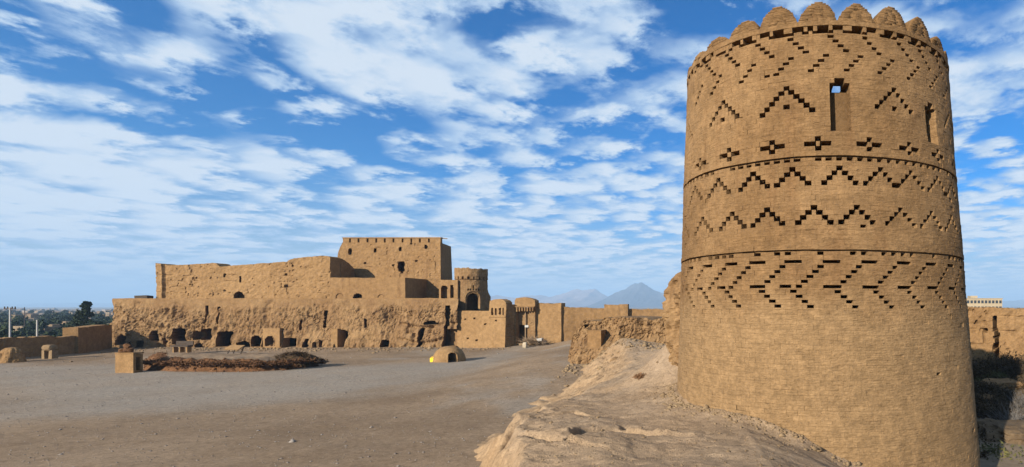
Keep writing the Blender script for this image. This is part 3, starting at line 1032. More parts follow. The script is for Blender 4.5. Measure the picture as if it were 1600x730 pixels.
def terrace_d(u, z):
    hgt = z / ZT
    er = sstep(.95, .70, hgt + .16 * fbm(u * .7, z, 0, 4, seed=2))
    bands = 1.0 * (1 - sstep(.0, .62, hgt)) ** 1.3
    g = ridged(u * .75 + .3 * fbm(u, z, 0, 2, seed=9), z * .22, 0, 4, seed=3)
    g2 = ridged(u * 2.1, z * .6, 0, 3, seed=13)
    f1, ed, idv = worley(u * 1.3, z * 1.1, 8)
    f1b, edb, idb = worley(u * 2.9, z * 2.3, 18)
    gul = np.clip(fbm(u * .55, z * .12, 0, 3, seed=29), 0, 1)
    low = 1 - sstep(.20, .48, hgt)
    d_ = .40 * fbm(u * .28, z * .35, 0, 4, seed=1) - .40 * (1 - g) * .8 - .16 * (1 - g2) + .10 * (idv - .5) - .60 * sstep(.25, .6, gul) * (1 - low) + .50 + .22 * fbm(u * 1.3, z * 1.0, 0, 4, seed=57)
    d_ = d_ + .09 * (idb - .5) - .12 * (1 - sstep(0, .16, edb)) * sstep(-.1, .3, fbm(u * .7, z * .7, 5, 3, seed=51)) + .24 * fbm(u * 3.2, z * 2.4, 0, 4, .6, seed=33)
    patch = .6 + .6 * sstep(-.35, .35, fbm(u * .16, z * .3, 8, 3, seed=63))
    d_ = (d_ - .5) * patch + .5
    d_ = d_ + low * .45 * fbm(u * 1.1, z * .5, 0, 3, seed=37)
    rock = sstep(29.6, 31.2, u)                                   # right end: big blocks in courses
    blk = -.55 * (1 - sstep(0, .22, np.abs(((z + .25 * np.sin(u)) * .62) % 1 - .5))) - .45 * (1 - sstep(0, .12, np.abs((u * .42 + .3 * np.floor(z * .62)) % 1 - .5)))
    low_rock = rock * sstep(3.2, 2.6, z)
    d_ = (d_ - .45) * .74 + .45
    return er * (d_ * (1 - .35 * low_rock) + low_rock * .5 * (blk + .5)) + bands * .4 + .03 * fbm(u * 2, z * 2, 0, 3, seed=44) - .10 * er


def cave(x0, x1, y0, y1, dep=3.2, arch=0.0):
    Yf = TY0 - .35; g = .2; x0, x1 = x0 - g, x1 + g
    return (xa(x0, Yf) - xa(175, TY0), xa(x1, Yf) - xa(175, TY0), za(y1, Yf), za(y0, Yf), dep, arch)


CAVES = [cave(184, 194, 524, 539, 2.5, 1), cave(200, 208, 534, 546, 2.2, 1), cave(216, 227, 533, 547, 2.6), cave(236, 246, 518, 533, 2.2),
         cave(254, 262, 527, 544, 2.5, 1), cave(270, 289, 514, 537, 3.2), cave(299, 311, 518, 531, .9), cave(312, 330, 514, 531, 3.4),
         cave(308, 321, 536, 549, 2.4, 1), cave(340, 363, 518, 541, 3.6, .3), cave(371, 389, 534, 542, 2.2, .6), cave(392, 411, 524, 541, 3.6, 1),
         cave(414, 429, 526, 541, 2.2, 1), cave(443, 467, 529, 547, 4.0), cave(479, 485, 530, 548, 2.2), cave(494, 497, 535, 546, 1.0),
         cave(501, 505, 532, 545, 1.2), cave(527, 542, 516, 543, 3.0, .5), cave(597, 608, 531, 544, 1.5, .6), cave(656, 661, 514, 544, 1.8),
         cave(662, 682, 502, 507, 1.3, .4), cave(694, 700, 478, 541, 1.2), cave(316, 320, 478, 505, .8), cave(336, 339, 480, 506, .7), cave(503, 507, 486, 512, .8),
         cave(466, 469, 500, 516, .7), cave(567, 571, 498, 512, .6), cave(700, 716, 515, 541, .6)]
terrace = empty('terrace_wall', (xa(445, TY0), TY0, 0), 'long eroded clay terrace wall pierced by dark cave openings', 'terrace wall')
wall('eroded_face', (xa(175, TY0), TY0), (xa(716, TY0), TY0), -.3, const(ZT, .09, 3), terrace_d, .085, 30, M['eroded'], CAVES, shear=-.58, dig=-.55, root=terrace, hole_edge=.07)
# plastered pieces built against it
Yp = TY0 - .62
wall('plastered_bay', (xa(411, Yp), Yp), (xa(437, Yp), Yp), 0, const(za(513, Yp), .04, 5), smooth_d(.04, 5), .09, 1.2, M['plaster2'],
     [(.25, 1.25, .35, 1.32, 1.0, 1.0)], root=terrace)
wall('plastered_pier', (xa(517, Yp), Yp), (xa(527, Yp), Yp), 0, const(za(514, Yp), .05, 7), smooth_d(.03, 6), .1, 1.2, M['plaster2'], root=terrace)
# thin plastered parapet along the terrace edge
wall('coping', (xa(176, TY0 + .25), TY0 + .25), (xa(715, TY0 + .25), TY0 + .25), ZT - .1, const(ZT + .10, .07, 6), smooth_d(.03, 8), .14, .5, M['plaster'], root=terrace)

# curtain wall on the terrace
YC = D(73.0)
c0 = xa(248, YC)
ctop = prof([(xa(p, YC) - c0, za(y, YC)) for (p, y) in ((248, 412), (259, 413), (262, 415), (300, 413), (332, 411), (338, 412), (342, 416.5), (400, 412), (448, 409), (452, 406), (460, 403.5), (500, 399.5), (512, 400), (515.5, 402))], .06, 4)


def uz(px, py, base, Y): return xa(px, Y) - base, za(py, Y)


def hpx(x0, x1, y0, y1, dep, arch, base, Y): return (xa(x0, Y) - base, xa(x1, Y) - base, za(y1, Y), za(y0, Y), dep, arch)


curtain = empty('curtain_wall', (xa(380, YC), YC, ZT), 'long cracked mud curtain wall with worn crest above the terrace', 'wall')
cd = crack_d(.10, .8, 3, .12)
cdf = lambda u, z: cd(u, z) + .25 * sstep(.75, .6, u) - .04 * sstep(6.5, 7.0, u) * sstep(14.4, 13.9, u)
hs = [hpx(365, 380, 456, 466, 1.2, 1, c0, YC), hpx(347.5, 351, 428, 433, .6, 0, c0, YC), hpx(373, 376, 432, 441, .7, 0, c0, YC),
      hpx(300, 302, 433, 437, .3, 0, c0, YC), hpx(306, 308, 433, 436, .3, 0, c0, YC), hpx(328, 330, 433, 436, .3, 0, c0, YC),
      hpx(348, 352, 453, 455.5, .4, 0, c0, YC), hpx(444, 448, 428, 431, .4, 0, c0, YC), hpx(445, 449, 445, 449, .4, 0, c0, YC), hpx(455, 458, 414, 417, .3, 0, c0, YC)]
wall('wall_face', (c0, YC), (xa(515.5, YC), YC), ZT - .1, ctop, cdf, .085, 1.5, M['plaster2'], hs, root=curtain)
# its broken return running back to the keep
wall('return_wall', (xa(515.5, YC), YC + 1.45), (xa(515.5, YC), D(77.5)), ZT - .1, prof([(0, za(402, YC)), (.6, 9.7), (1.2, 9.5), (1.9, 8.9), (2.6, 8.7), (3.05, 8.0)], .12, 9), crack_d(.08, .8, 5), .1, 1.1, M['plaster'], root=curtain)
# annex with a flat roof
a0 = xa(515.8, YC - .12)
annex = empty('annex', (xa(575, YC), YC, ZT), 'low flat roofed mud annex in front of the tall keep', 'building')
wall('front_wall', (a0, YC - .12), (xa(633, YC - .12), YC - .12), ZT - .1, const(za(434, YC), .08, 2), smooth_d(.05, 12), .085, 4.6, M['plaster'],
     [hpx(553, 567, 459.5, 467, 1.6, 1, a0, YC), hpx(526, 537, 459, 467, .10, 1, a0, YC), hpx(528, 535, 461, 467, .0, 1, a0, YC),
      hpx(591, 601, 460.5, 467, .10, 1, a0, YC)], root=annex)
# the keep
YK = D(78.0)
k0 = xa(527, YK); kw_ = xa(688, YK) - k0
ZK = za(379, YK)
ktop = prof([(0, za(408, YK)), (.1, za(394, YK)), (.3, za(388, YK)), (.42, za(382, YK)), (.6, ZK), (kw_, ZK)], .02, 6)
keep = empty('keep', (k0 + kw_ / 2, YK, ZT), 'tall square mud keep with slotted parapet above the annex', 'building')
kd = crack_d(.07, .7, 21, .10)
kh = [hpx(546, 550, 389, 398, .7, .5, k0, YK), hpx(585.5, 588.5, 388, 394, .6, 0, k0, YK), hpx(624.5, 627.5, 387, 392, .6, 0, k0, YK), hpx(664, 667.5, 382.5, 388.5, .6, 0, k0, YK),
      hpx(641, 643.5, 379.5, 382, .4, 0, k0, YK), hpx(623.5, 632.5, 409, 424.5, 1.6, .3, k0, YK), hpx(614, 616.5, 414, 416.5, .4, 0, k0, YK), hpx(649, 652, 407, 409.5, .4, 0, k0, YK),
      hpx(571, 574, 410, 412, .4, 0, k0, YK), hpx(627, 631, 425, 428, .3, 0, k0, YK), hpx(683, 686, 459, 461, .4, 0, k0, YK)]
wall('main_wall', (k0, YK), (k0 + kw_, YK), ZT - .1, ktop, kd, .085, 4.2, M['plaster'], kh, root=keep, batter=.35, taper=.28, shear=-.28)
slots = [xa(p, YK) for p in (546.6, 560, 574, 587.7, 601, 614.5, 628.8, 642.5, 656, 670)]
edges = [xa(535.5, YK)] + slots + [k0 + kw_]
zs0, zs1 = za(379.3, YK), za(372.6, YK)
for k in range(len(edges) - 1):
    g0 = edges[k] + (.11 if k else 0); g1 = edges[k + 1] - (.11 if k < len(edges) - 2 else 0)
    child('parapet_block', MB().box(g0, g1, YK + .02, YK + .4, zs0 - .02, zs1, .012).mesh('parapet_block'), M['plaster'], keep)
child('coping', MB().box(xa(535, YK), k0 + kw_ + .06, YK - .04, YK + .45, zs1 + .002, za(370.8, YK), .02).mesh('coping'), M['plaster'], keep)
child('beam_end', MB().tube([(k0 + kw_ - .3, YK + .6, za(371, YK)), (k0 + kw_ + .42, YK + .7, za(372, YK))], .05).mesh('beam_end'), M['timber'], keep)

# little arched wall between keep and round turret
YA = D(75.5)
s0 = xa(686, YA)
wall('arched_wall', (s0, YA), (xa(715, YA), YA), ZT - .1, const(za(437.5, YA), .04, 14), smooth_d(.05, 31), .07, .9, M['plaster2'],
     [hpx(689.5, 698.5, 446.5, 466, .8, 1, s0, YA), hpx(704, 708.5, 445.5, 465, .5, 1, s0, YA)],
     label='short pale wall with two arched niches between keep and turret', cat='wall')

# round turret
YT, RTt = D(78.0), 1.72
tx = xa(736.5, YT)


def turret_mesh():
    nph, nz_ = 180, 90; z0, z1 = 3.2, za(420.5, YT)
    ph = np.linspace(-math.pi, math.pi, nph + 1); zz_ = np.linspace(z0, z1, nz_)
    PH, ZZ = np.meshgrid(ph, zz_)
    r = RTt * (1.04 - .03 * (ZZ - z0) / (z1 - z0) * 2)
    c_, s_ = np.cos(PH), np.sin(PH)
    r = r + .06 * fbm(c_ * 3, s_ * 3, ZZ * 1.3, 4, seed=3) + .03 * fbm(c_ * 12, s_ * 12, ZZ * 8, 3, seed=8)
    r = r + .05 * sstep(7.5, 7.6, ZZ) - .07 * (np.abs(ZZ - 7.5) < .05)
    r = r + .30 * sstep(.7, 1.3, PH) * sstep(2.2, 1.7, PH) * (1 - sstep(5.0, 6.6, ZZ)) * (1 + .8 * fbm(PH * 4, ZZ * 2, 0, 3, seed=5))
    X = lambda u: u / RTt
    # door arch, the row of dots and the small crosses above the door
    def cut(pm, w_, h0, h1, dep, arch):
        nonlocal r
        a_ = np.abs(PH - pm) * RTt; sp = h1 - w_ * arch
        ins = (a_ < w_) & (ZZ > h0) & (ZZ < sp + (h1 - sp + 1e-6) * np.sqrt(np.clip(1 - (a_ / w_) ** 2, 0, 1)) if arch else ZZ < h1) & (a_ < w_) & (ZZ > h0)
        r = np.where(ins, np.minimum(r, RTt - dep), r)
    off = math.atan2(tx, YT)       # the camera sees the turret turned by this angle
    pf = 0.10 - 0
    cut(pf, .72, 3.0, za(456, YT), .10, 1.0)
    a_ = np.abs(PH - pf) * RTt; h1_ = za(459, YT); sp_ = h1_ - .62
    door = (a_ < .62) & (ZZ < sp_ + .62 * np.sqrt(np.clip(1 - (a_ / .62) ** 2, 0, 1)))
    for k in range(-6, 7): cut(pf - .28 + k * .34, .075, 7.55, 7.86, .4, 0)
    for (q, hz) in ((0, 0), (0, .22), (0, .40), (-.17, 0), (.17, 0), (.32, 0), (-.32, -.0)): cut(pf + .02 + q, .07, 6.3 + hz, 6.47 + hz, .3, 0)
    jag = .14 * fbm(c_[0] * 6, s_[0] * 6, 0, 3, seed=15)
    ZZ = ZZ + np.where(np.arange(nz_)[:, None] > nz_ - 4, jag[None, :], 0)
    ax, ay = math.sin(off), math.cos(off)
    fx, fy = -ax, -ay; rx_, ry_ = ay, -ax
    Xv = tx + r * (np.cos(PH) * fx + np.sin(PH) * rx_); Yv = YT + r * (np.cos(PH) * fy + np.sin(PH) * ry_)
    ox_, oy_ = math.cos(pf) * fx + math.sin(pf) * rx_, math.cos(pf) * fy + math.sin(pf) * ry_
    Xv = np.where(door, Xv - 2.0 * ox_, Xv); Yv = np.where(door, Yv - 2.0 * oy_, Yv)
    V = np.stack([Xv, Yv, ZZ], -1).reshape(-1, 3)
    Fq = grid_faces(nph + 1, nz_)
    b = len(V); V = np.concatenate([V, [[tx, YT, z1 - .5]]])
    top = [[(nz_ - 1) * (nph + 1) + i, (nz_ - 1) * (nph + 1) + i + 1, b] for i in range(nph)]
    return mk('round_turret', V, Fq.tolist() + top)


obj('round_turret', turret_mesh(), M['eroded'], label='small round brick turret with dark arched doorway above the gate wall', cat='turret')

# gate block, its side and the portal
GB0, GB1 = Vector(plan(-23.45, 70.4)), Vector(plan(-17.95, 68.9))
Wg = (GB1 - GB0).length
zl, zb = 3.98, za(468, D(68.9))
gate = empty('gate_block', (*plan(-21, 70), 0), 'pale smooth mud gate block with slotted bastion left of the doorway', 'building')


def gu(px):     # distance along the slanted face of a photo column
    k = (px - CX) / F; dd = (GB1 - GB0) / Wg
    return (k * GB0.y - GB0.x) / (dd.x - k * dd.y)


u764 = gu(765)
gtop = prof([(0, zl), (u764 - .06, zl - .02), (u764 + .02, zb - .15), (u764 + .6, zb + .02), (gu(782), zb + .05), (gu(788), zb - .12), (Wg, zb - .32)], .02, 3)
gh = [(gu(p) - .085, gu(p) + .085, 3.55, 4.25, .7, 0) for p in (769.5, 775.3, 781, 786.5)]
gh += [(gu(a), gu(a) + .22, b, b + .15, .25, 0) for (a, b) in ((726, 3.0), (740, 3.1), (757, 2.5), (731, 1.0), (745, .8), (774, 2.9))]
gd = smooth_d(.06, 41)
wall('front_wall', GB0, GB1, -.3, gtop, lambda u, z: gd(u, z) + .05 * (np.abs(z - 3.35) < .06) * (u > u764), .055, 1.0, M['plaster2'], gh, root=gate, batter=.15, dig=0.0)
child('roof', mk('roof', [(*plan(a_, b_), h_) for h_ in (3.8, 3.6) for (a_, b_) in ((-23.0, 70.9), (-17.7, 69.5), (-17.2, 71.5), (-26.5, 82))],
      [[0, 1, 2, 3], [7, 6, 5, 4], [0, 4, 5, 1], [1, 5, 6, 2], [2, 6, 7, 3], [3, 7, 4, 0]]), M['plaster'], gate)
nb = Vector((.67, .74)).normalized()
S0 = GB1 + Vector((.02, .02)); S1 = Vector((xa(804, D(70.1)), D(70.1)))
wall('side_wall', S0, S1, -.2, const(zb - .5, .05, 4), crack_d(.10, 1.6, 9, .1), .07, 1.2, M['eroded'], root=gate)
portal = empty('gate_portal', (*plan(-16.4, 70.5), 0), 'recessed dark gate portal with bracketed lintel under a mud parapet', 'gate')
YP = D(70.2)
x0, x1 = xa(802, YP), xa(834.5, YP)
wall('left_jamb', (x0, YP), (xa(806.5, YP), YP), -.1, const(za(480, YP), .03, 1), crack_d(.06, 1.6, 13, .1), .08, .75, M['eroded'], root=portal)
wall('right_jamb', (xa(825, YP), YP + .25), (x1, YP + .25), -.1, const(za(480, YP), .03, 2), crack_d(.06, 1.6, 15, .1), .08, .9, M['eroded'], root=portal)
wall('parapet', (xa(803.5, YP), YP + .1), (x1 + .05, YP + .1), za(479, YP), prof([(0, za(470, YP)), (.15, za(466, YP)), (1.0, za(464.5, YP)), (1.8, za(467, YP)), (2.2, za(470, YP))], .04, 8), smooth_d(.06, 51), .07, 1.0, M['plaster2'], root=portal)
child('lintel', MB().box(x0 - .02, x1 + .03, YP - .12, YP + .9, za(480.5, YP), za(478.6, YP), .02).mesh('lintel'), M['eroded'], portal)
for k in range(8):
    xx = x0 + .06 + k * (x1 - x0 - .25) / 7
    child('bracket', MB().box(xx, xx + .13, YP - .09, YP + .3, za(486, YP) - random.uniform(0, .08), za(480.5, YP) - .003, .012).mesh('bracket'), M['eroded'], portal)
YD = YP + .62
wall('back_wall', (xa(803, YD), YD), (xa(832, YD), YD), -.1, const(za(482, YD), 0, 1), smooth_d(.04, 61), .07, 1.5, M['eroded'],
     [(xa(808.5, YD) - xa(803, YD), xa(820, YD) - xa(803, YD), -.2, za(508.5, YD), 1.3, 0)], root=portal, hole_edge=.0)
child('door_post', MB().tube([(xa(821.2, YD - .15), YD - .15, .1), (xa(821.2, YD - .15), YD - .15, za(487, YD))], .065).mesh('door_post'), M['timber'], portal)
child('doorstep', MB().box(xa(805, YD), xa(824, YD), YD - .4, YD + .3, .1, .5, .02).mesh('doorstep'), M['stone'], portal)
obj('notice_board', MB().box(xa(821.8, YD), xa(827.5, YD), YD - .30, YD - .26, za(511.5, YD), za(508, YD)).mesh('notice_board'), M['white'],
    label='small white notice board fixed beside the dark gate doorway', cat='sign')

# walls right of the gate
def mudwall(px0, Ya, px1, Yb, ty0, ty1, mat, seed, label, amp=.11, bumps=.11, thick=1.2, zb_=-.2, cr=False):
    Ya, Yb = D(Ya), D(Yb)
    A, B = (xa(px0, Ya), Ya), (xa(px1, Yb), Yb); Wd = math.hypot(B[0] - A[0], B[1] - A[1])
    return wall('mud_wall', A, B, zb_, prof([(0, za(ty0, Ya)), (Wd, za(ty1, Yb))], bumps, seed), crack_d(amp, .6, seed, .06) if cr else smooth_d(amp, seed), .12, thick, mat, label=label, cat='wall')


mudwall(834.8, 70.9, 877, 70.9, 474.5, 474, M['plaster2'], 71, 'smooth pale mud wall directly right of the gate portal')
mudwall(876, 71.2, 945, 72.4, 479.5, 482, M['plaster'], 72, 'lower brown mud wall with level crest below the pinkish hills')
mudwall(944, 72.0, 981, 72.4, 476, 475.5, M['plaster'], 73, 'raised mud wall section standing higher than its neighbours', bumps=.12)
mudwall(980, 72.9, 1075, 74.5, 482.5, 484, M['plaster'], 74, 'low mud wall running under the blue peak towards the tower', bumps=.10)

# eroded rampart stretch between those walls and the tower
YR = D(44.0)
r0 = xa(890, YR)


def ruin_d(u, z):
    g = ridged(u * .8, z * .35, 0, 4, seed=83)
    f1, ed, idv = worley(u * 1.5, z * 1.5, 84); f2, ed2, id2 = worley(u * 3.5, z * 3.1, 85)
    return .5 * fbm(u * .4, z * .5, 0, 4, seed=81) - .45 * (1 - g) + .12 * (idv - .5) + .07 * (id2 - .5) - .08 * (1 - sstep(0, .12, ed2)) + .22 * fbm(u * 1.6, z * 1.4, 0, 4, seed=87) + 1.7 * (1 - sstep(.6, 3.3, z)) ** 1.4 * sstep(-.8, 1.2, u) + .10 * fbm(u * 5, z * 5, 0, 3, seed=9)


wall('ruined_rampart', (r0, YR), plan(1.6, 43.0), .2, prof([(0, za(532, YR)), (.25, za(518, YR)), (.7, za(503, YR)), (1.2, za(500, YR)), (1.6, za(502, YR)), (2.4, za(497, YR)), (4.2, za(496, YR)), (5.6, za(499, YR)), (6.6, za(497, YR)), (9, za(490, YR))], .14, 6),
     ruin_d, .06, 5.0, M['eroded'], [(.95, 1.2, za(512, YR), za(508, YR), .8, 0), (3.2, 3.9, 1.9, 2.2, .5, .5)], label='crumbling clay rampart stretch between low walls and the big tower', cat='ruin')
wall('plastered_pier', (xa(918, D(43.0)), D(43.0)), (xa(939, D(42.95)), D(42.95)), .3, const(za(517, D(42.6)), .05, 3), smooth_d(.06, 9), .06, 1.6, M['plaster'], label='smooth plastered pier standing against the crumbling rampart', cat='pier', batter=.1)


def rock_mesh(name, sx, sy, sz, seed, amp=.22, sub=3):
    bm = bmesh.new(); bmesh.ops.create_icosphere(bm, subdivisions=sub, radius=1.0)
    co = np.array([v.co[:] for v in bm.verts])
    n = fbm(co[:, 0] * 1.3 + seed, co[:, 1] * 1.3, co[:, 2] * 1.3, 4, seed=seed)
    q = np.sign(co) * np.abs(co) ** .75
    q = q * (1 + amp * n[:, None])
    for v, c in zip(bm.verts, q): v.co = (c[0] * sx, c[1] * sy, c[2] * sz)
    me = bpy.data.meshes.new(name); bm.to_mesh(me); bm.free(); return me


p = at(969, 570, D(37.5))
obj('fallen_block', rock_mesh('fallen_block', .62, .5, .42, 3, .3), M['eroded'], label='squared block of fallen clay lying on the slope below the rampart', cat='block', loc=(p.x, p.y, p.z + .02), rot=(.12, .1, .25))

# eroded stub of wall tied into the left side of the tower


def eroded_mass(name, cx0, cy0, rx0, ry0, z0, z1, prof_r, seed, amp, nph=90, nz_=70):
    ph = np.linspace(0, 2 * math.pi, nph + 1); t = np.linspace(0, 1, nz_)
    PH, T = np.meshgrid(ph, t)
    Z = z0 + T * (z1 - z0); c_, s_ = np.cos(PH), np.sin(PH)
    k = prof_r(T)
    f = 1 + amp * fbm(c_ * 1.7, s_ * 1.7, Z * .8, 4, seed=seed) + amp * .6 * (ridged(c_ * 2.5, s_ * 2.5, Z * 1.6, 3, seed=seed + 2) - .5) + .25 * amp * fbm(c_ * 9, s_ * 9, Z * 6, 3, seed=seed + 5)
    f[:, -1] = f[:, 0]
    X = cx0 + rx0 * k * f * c_; Y = cy0 + ry0 * k * f * s_
    V = np.stack([X, Y, Z], -1).reshape(-1, 3)
    Fq = grid_faces(nph + 1, nz_).tolist()
    b = len(V); V = np.concatenate([V, [[cx0, cy0, z1 + .05]]])
    Fq += [[(nz_ - 1) * (nph + 1) + i, (nz_ - 1) * (nph + 1) + i + 1, b] for i in range(nph)]
    return mk(name, V, Fq)


pr = lambda T: np.interp(T, [0, .25, .5, .7, .82, .92, 1.0], [1.25, 1.0, .86, .86, .93, .72, .30])
obj('wall_stub', eroded_mass('wall_stub', *plan(.95, 21.2), 1.5, 1.7, 1.2, za(412, D(21)), pr, 5, .34, 140, 120), M['eroded'], label='eroded stub of wall bulging from the left side of the big tower', cat='ruin')

# wall outside the ravine on the right
YO = D(45.0)
o0 = xa(1490, YO)
od = crack_d(.16, .55, 91, .18)
wall('outer_wall', (o0, YO), (xa(1680, YO), YO - 2), -.5, prof([(0, za(480, YO)), (3.4, za(481, YO)), (3.9, za(482, YO)), (8, za(482, YO))], .10, 12), lambda u, z: od(u, z) + .8 * (1 - sstep(0, 3.4, z)), .09, 2.0, M['plaster'],
     [hpx(1547, 1551.5, 493, 516, 1.3, .2, o0, YO), hpx(1548.5, 1554.5, 512, 541, 1.3, 0, o0, YO), hpx(1547.5, 1553.5, 536, 558, 1.3, 0, o0, YO), hpx(1521, 1523, 500, 507, .4, 0, o0, YO), hpx(1594, 1597, 488, 500, .5, 0, o0, YO), hpx(1536, 1540, 512, 518, .5, .5, o0, YO)], hole_edge=.12, dig=.4,
     label='outer mud wall with a dark vertical cleft right of the tower', cat='wall')

# ------------------------------------------------------------------ low walls on the left, in their own shade
XL = -57.2
wall('yard_wall', plan(-57.4, 46.0), plan(-57.0, 62.6), -.3, prof([(0, 1.7), (5, 1.65), (9, 1.78), (14, 1.6), (16.5, 1.7)], .16, 3), crack_d(.06, .7, 33, .05), .14, .6, M['plaster'], label='long low mud yard wall in shade along the left edge', cat='wall')
wall('yard_wall', plan(-56.8, 62.7), plan(-58.5, 68.4), -.3, prof([(0, 2.4), (3, 2.55), (6.5, 2.6)], .10, 4), smooth_d(.06, 36), .14, 1.0, M['plaster'], label='higher mud wall end joining the terrace corner on the left', cat='wall')

# ------------------------------------------------------------------ things in the courtyard
# domed oven
px_, Yo = 702, D(54.2)
ox = xa(px_, Yo)


def oven_mesh():
    nph, nt = 120, 44
    ph = np.linspace(-math.pi, math.pi, nph + 1); th = np.linspace(0, math.pi / 2 * .995, nt)
    PH, TH = np.meshgrid(ph, th)
    r = 1.2 * (1 + .02 * fbm(np.cos(PH) * 3, np.sin(PH) * 3, TH * 3, 3, seed=2))
    hgt = 1.24
    pf = .20
    a_ = np.abs(PH - pf) * 1.2 * np.cos(TH); zz_ = np.sin(TH) * hgt
    arch = lambda w_, h: (a_ < w_) & (zz_ < (h - w_) + w_ * np.sqrt(np.clip(1 - (a_ / w_) ** 2, 0, 1))) & (np.abs(PH - pf) < 1.2)
    k = np.where(arch(.38, .86), 1.06, 1.0); mouth = arch(.27, .74)
    off = math.atan2(ox, Yo); fx, fy = -math.sin(off), -math.cos(off); qx, qy = math.cos(off), -math.sin(off)
    R = r * np.cos(TH) ** .85 * k
    X = R * (np.cos(PH) * fx + np.sin(PH) * qx); Y = R * (np.cos(PH) * fy + np.sin(PH) * qy)
    ux_, uy_ = math.cos(pf) * fx + math.sin(pf) * qx, math.cos(pf) * fy + math.sin(pf) * qy
    X = np.where(mouth, X - 1.5 * ux_, X); Y = np.where(mouth, Y - 1.5 * uy_, Y)
    V = np.stack([X, Y, zz_], -1).reshape(-1, 3)
    return mk('domed_oven', V, grid_faces(nph + 1, nt))


obj('domed_oven', oven_mesh(), M['plaster2'], label='small domed clay oven with dark arched mouth in the courtyard', cat='oven', loc=(ox, Yo, cz(ox, Yo) - .02))
# yellow jerrycan beside it
jx, jy = xa(675.5, D(53.2)), D(53.2)
jc = empty('jerrycan', (jx, jy, cz(jx, jy)), 'small yellow plastic jerrycan at the left foot of the oven', 'jerrycan')
bm = bmesh.new(); bmesh.ops.create_cube(bm, size=1.0)
for v in bm.verts: v.co = (v.co.x * .30, v.co.y * .2, v.co.z * .36 + .18)
bmesh.ops.bevel(bm, geom=bm.edges[:], offset=.03, segments=2, affect='EDGES')
me = bpy.data.meshes.new('body'); bm.to_mesh(me); bm.free()
obj('body', me, M['yellow'], jc)
obj('handle', MB().tube([(-.08, 0, .34), (-.07, 0, .43), (.05, 0, .43), (.07, 0, .34)], .018).mesh('handle'), M['yellow'], jc)
obj('cap', MB().tube([(.11, 0, .35), (.11, 0, .41)], .03, .03, 10).mesh('cap'), M['yellow'], jc)

# stone pedestal with a heap of shards on top
Yb = D(44.4)
bx0, bx1 = xa(180, Yb), xa(208.5, Yb)
zt = za(553.5, Yb)
ped = empty('pedestal', ((bx0 + bx1) / 2, Yb + .28, 0), 'square mud brick pedestal with open dark right side and rubble on top', 'pedestal')
wall('front_panel', (bx0, Yb), (bx1, Yb), -.05, const(zt, .03, 1), smooth_d(.03, 3), .06, .14, M['plaster2'], root=ped)
child('left_panel', MB().box(bx0 + .004, bx0 + .14, Yb + .142, Yb + .56, -.05, zt - .02, .01).mesh('left_panel'), M['plaster2'], ped)
child('back_panel', MB().box(bx0 + .142, bx1 - .005, Yb + .42, Yb + .558, -.05, zt - .02, .01).mesh('back_panel'), M['plaster'], ped)
child('side_sill', MB().box(bx1 - .13, bx1 - .004, Yb + .142, Yb + .418, -.05, .16, .008).mesh('side_sill'), M['plaster'], ped)
child('side_lintel', MB().box(bx1 - .13, bx1 - .004, Yb + .142, Yb + .418, zt - .22, zt - .02, .008).mesh('side_lintel'), M['plaster'], ped)
child('top_slab', MB().box(bx0 - .02, bx1 + .03, Yb - .03, Yb + .59, zt + .02, zt + .09, .015).mesh('top_slab'), M['plaster'], ped)
stones = [(-.30, .22, .18, .3), (.02, .25, .20, .26), (.28, .2, .16, .2), (-.12, .40, .20, .3), (.12, .12, .15, .16), (-.02, .26, .17, .62)]
names = ['reddish shard lump at the left end of the pedestal heap', 'middle reddish shard lump on the pedestal', 'right end shard lump on the pedestal',
         'rear shard lump of the pedestal heap', 'small front shard lump on the pedestal', 'topmost shard lump of the pedestal heap']
mx = (bx0 + bx1) / 2 - .08
for k, (sx, sy, r, hz) in enumerate(stones):
    zoff = zt + .09 + (r * .75 if k < 5 else .42)
    obj('shard_lump', rock_mesh('shard_lump', r * 1.25, r, r * .85, 40 + k, .35, 2), M['redbrush'], label=names[k], cat='rubble', group='shards heaped on the pedestal', loc=(mx + sx, Yb + sy, zoff), rot=(k, k * .7, k * 1.3))

# raised bed edged with reddish brushwood
bank_pts = [G(222, 579), G(260, 581), G(330, 582), G(400, 581.5), G(450, 579), G(480, 574.5), G(499, 571), G(470, 562), G(420, 557), G(300, 556), G(225, 562)]


def bank_mesh():
    xs = np.arange(min(p[0] for p in bank_pts) - 1.2, max(p[0] for p in bank_pts) + 1.2, .07); ys = np.arange(D(44.0), D(62), .07)
    X, Y = np.meshgrid(xs, ys); A, B = unplan(X, Y)
    sd_ = poly_sd(X, Y, bank_pts) + .18 * fbm(X * 1.5, Y * 1.5, 0, 4, seed=3)
    z = .80 * sstep(-.05, .75, sd_) * (1 - .9 * sstep(-29.8, -27.6, A) * sstep(1.5, .5, sd_ * 0 + 1)) 
    z = z * (1 + .15 * fbm(X, Y, 0, 3, seed=7)) + (.24 * fbm(X * 3, Y * 3, 0, 5, .6, seed=8) + .10 * fbm(X * 9, Y * 9, 0, 3, .6, seed=18)) * sstep(-.05, .3, sd_) * sstep(1.6, .8, sd_)
    z = z * sstep(60.5, 51, B) - .06 + .02 * fbm(X * 2, Y * 2, 0, 3, seed=11)
    me = mk('raised_bed', np.stack([X, Y, z], -1).reshape(-1, 3), grid_faces(len(xs), len(ys)), True)
    sdm = sd_[:-1, :-1]
    return me, sdm, np.stack([X, Y, z, sd_], -1).reshape(-1, 4)


me, sdm, bank_v = bank_mesh()
me.materials.append(M['redbrush']); me.materials.append(M['court'])
me.polygons.foreach_set('material_index', (sdm > 1.15).astype(np.int32).ravel())
me.attributes.new('gravel', 'FLOAT', 'POINT')
bed = obj('raised_bed', me, label='low raised earth bed edged by reddish brushwood in the courtyard', cat='raised bed')
# loose brushwood on its edge


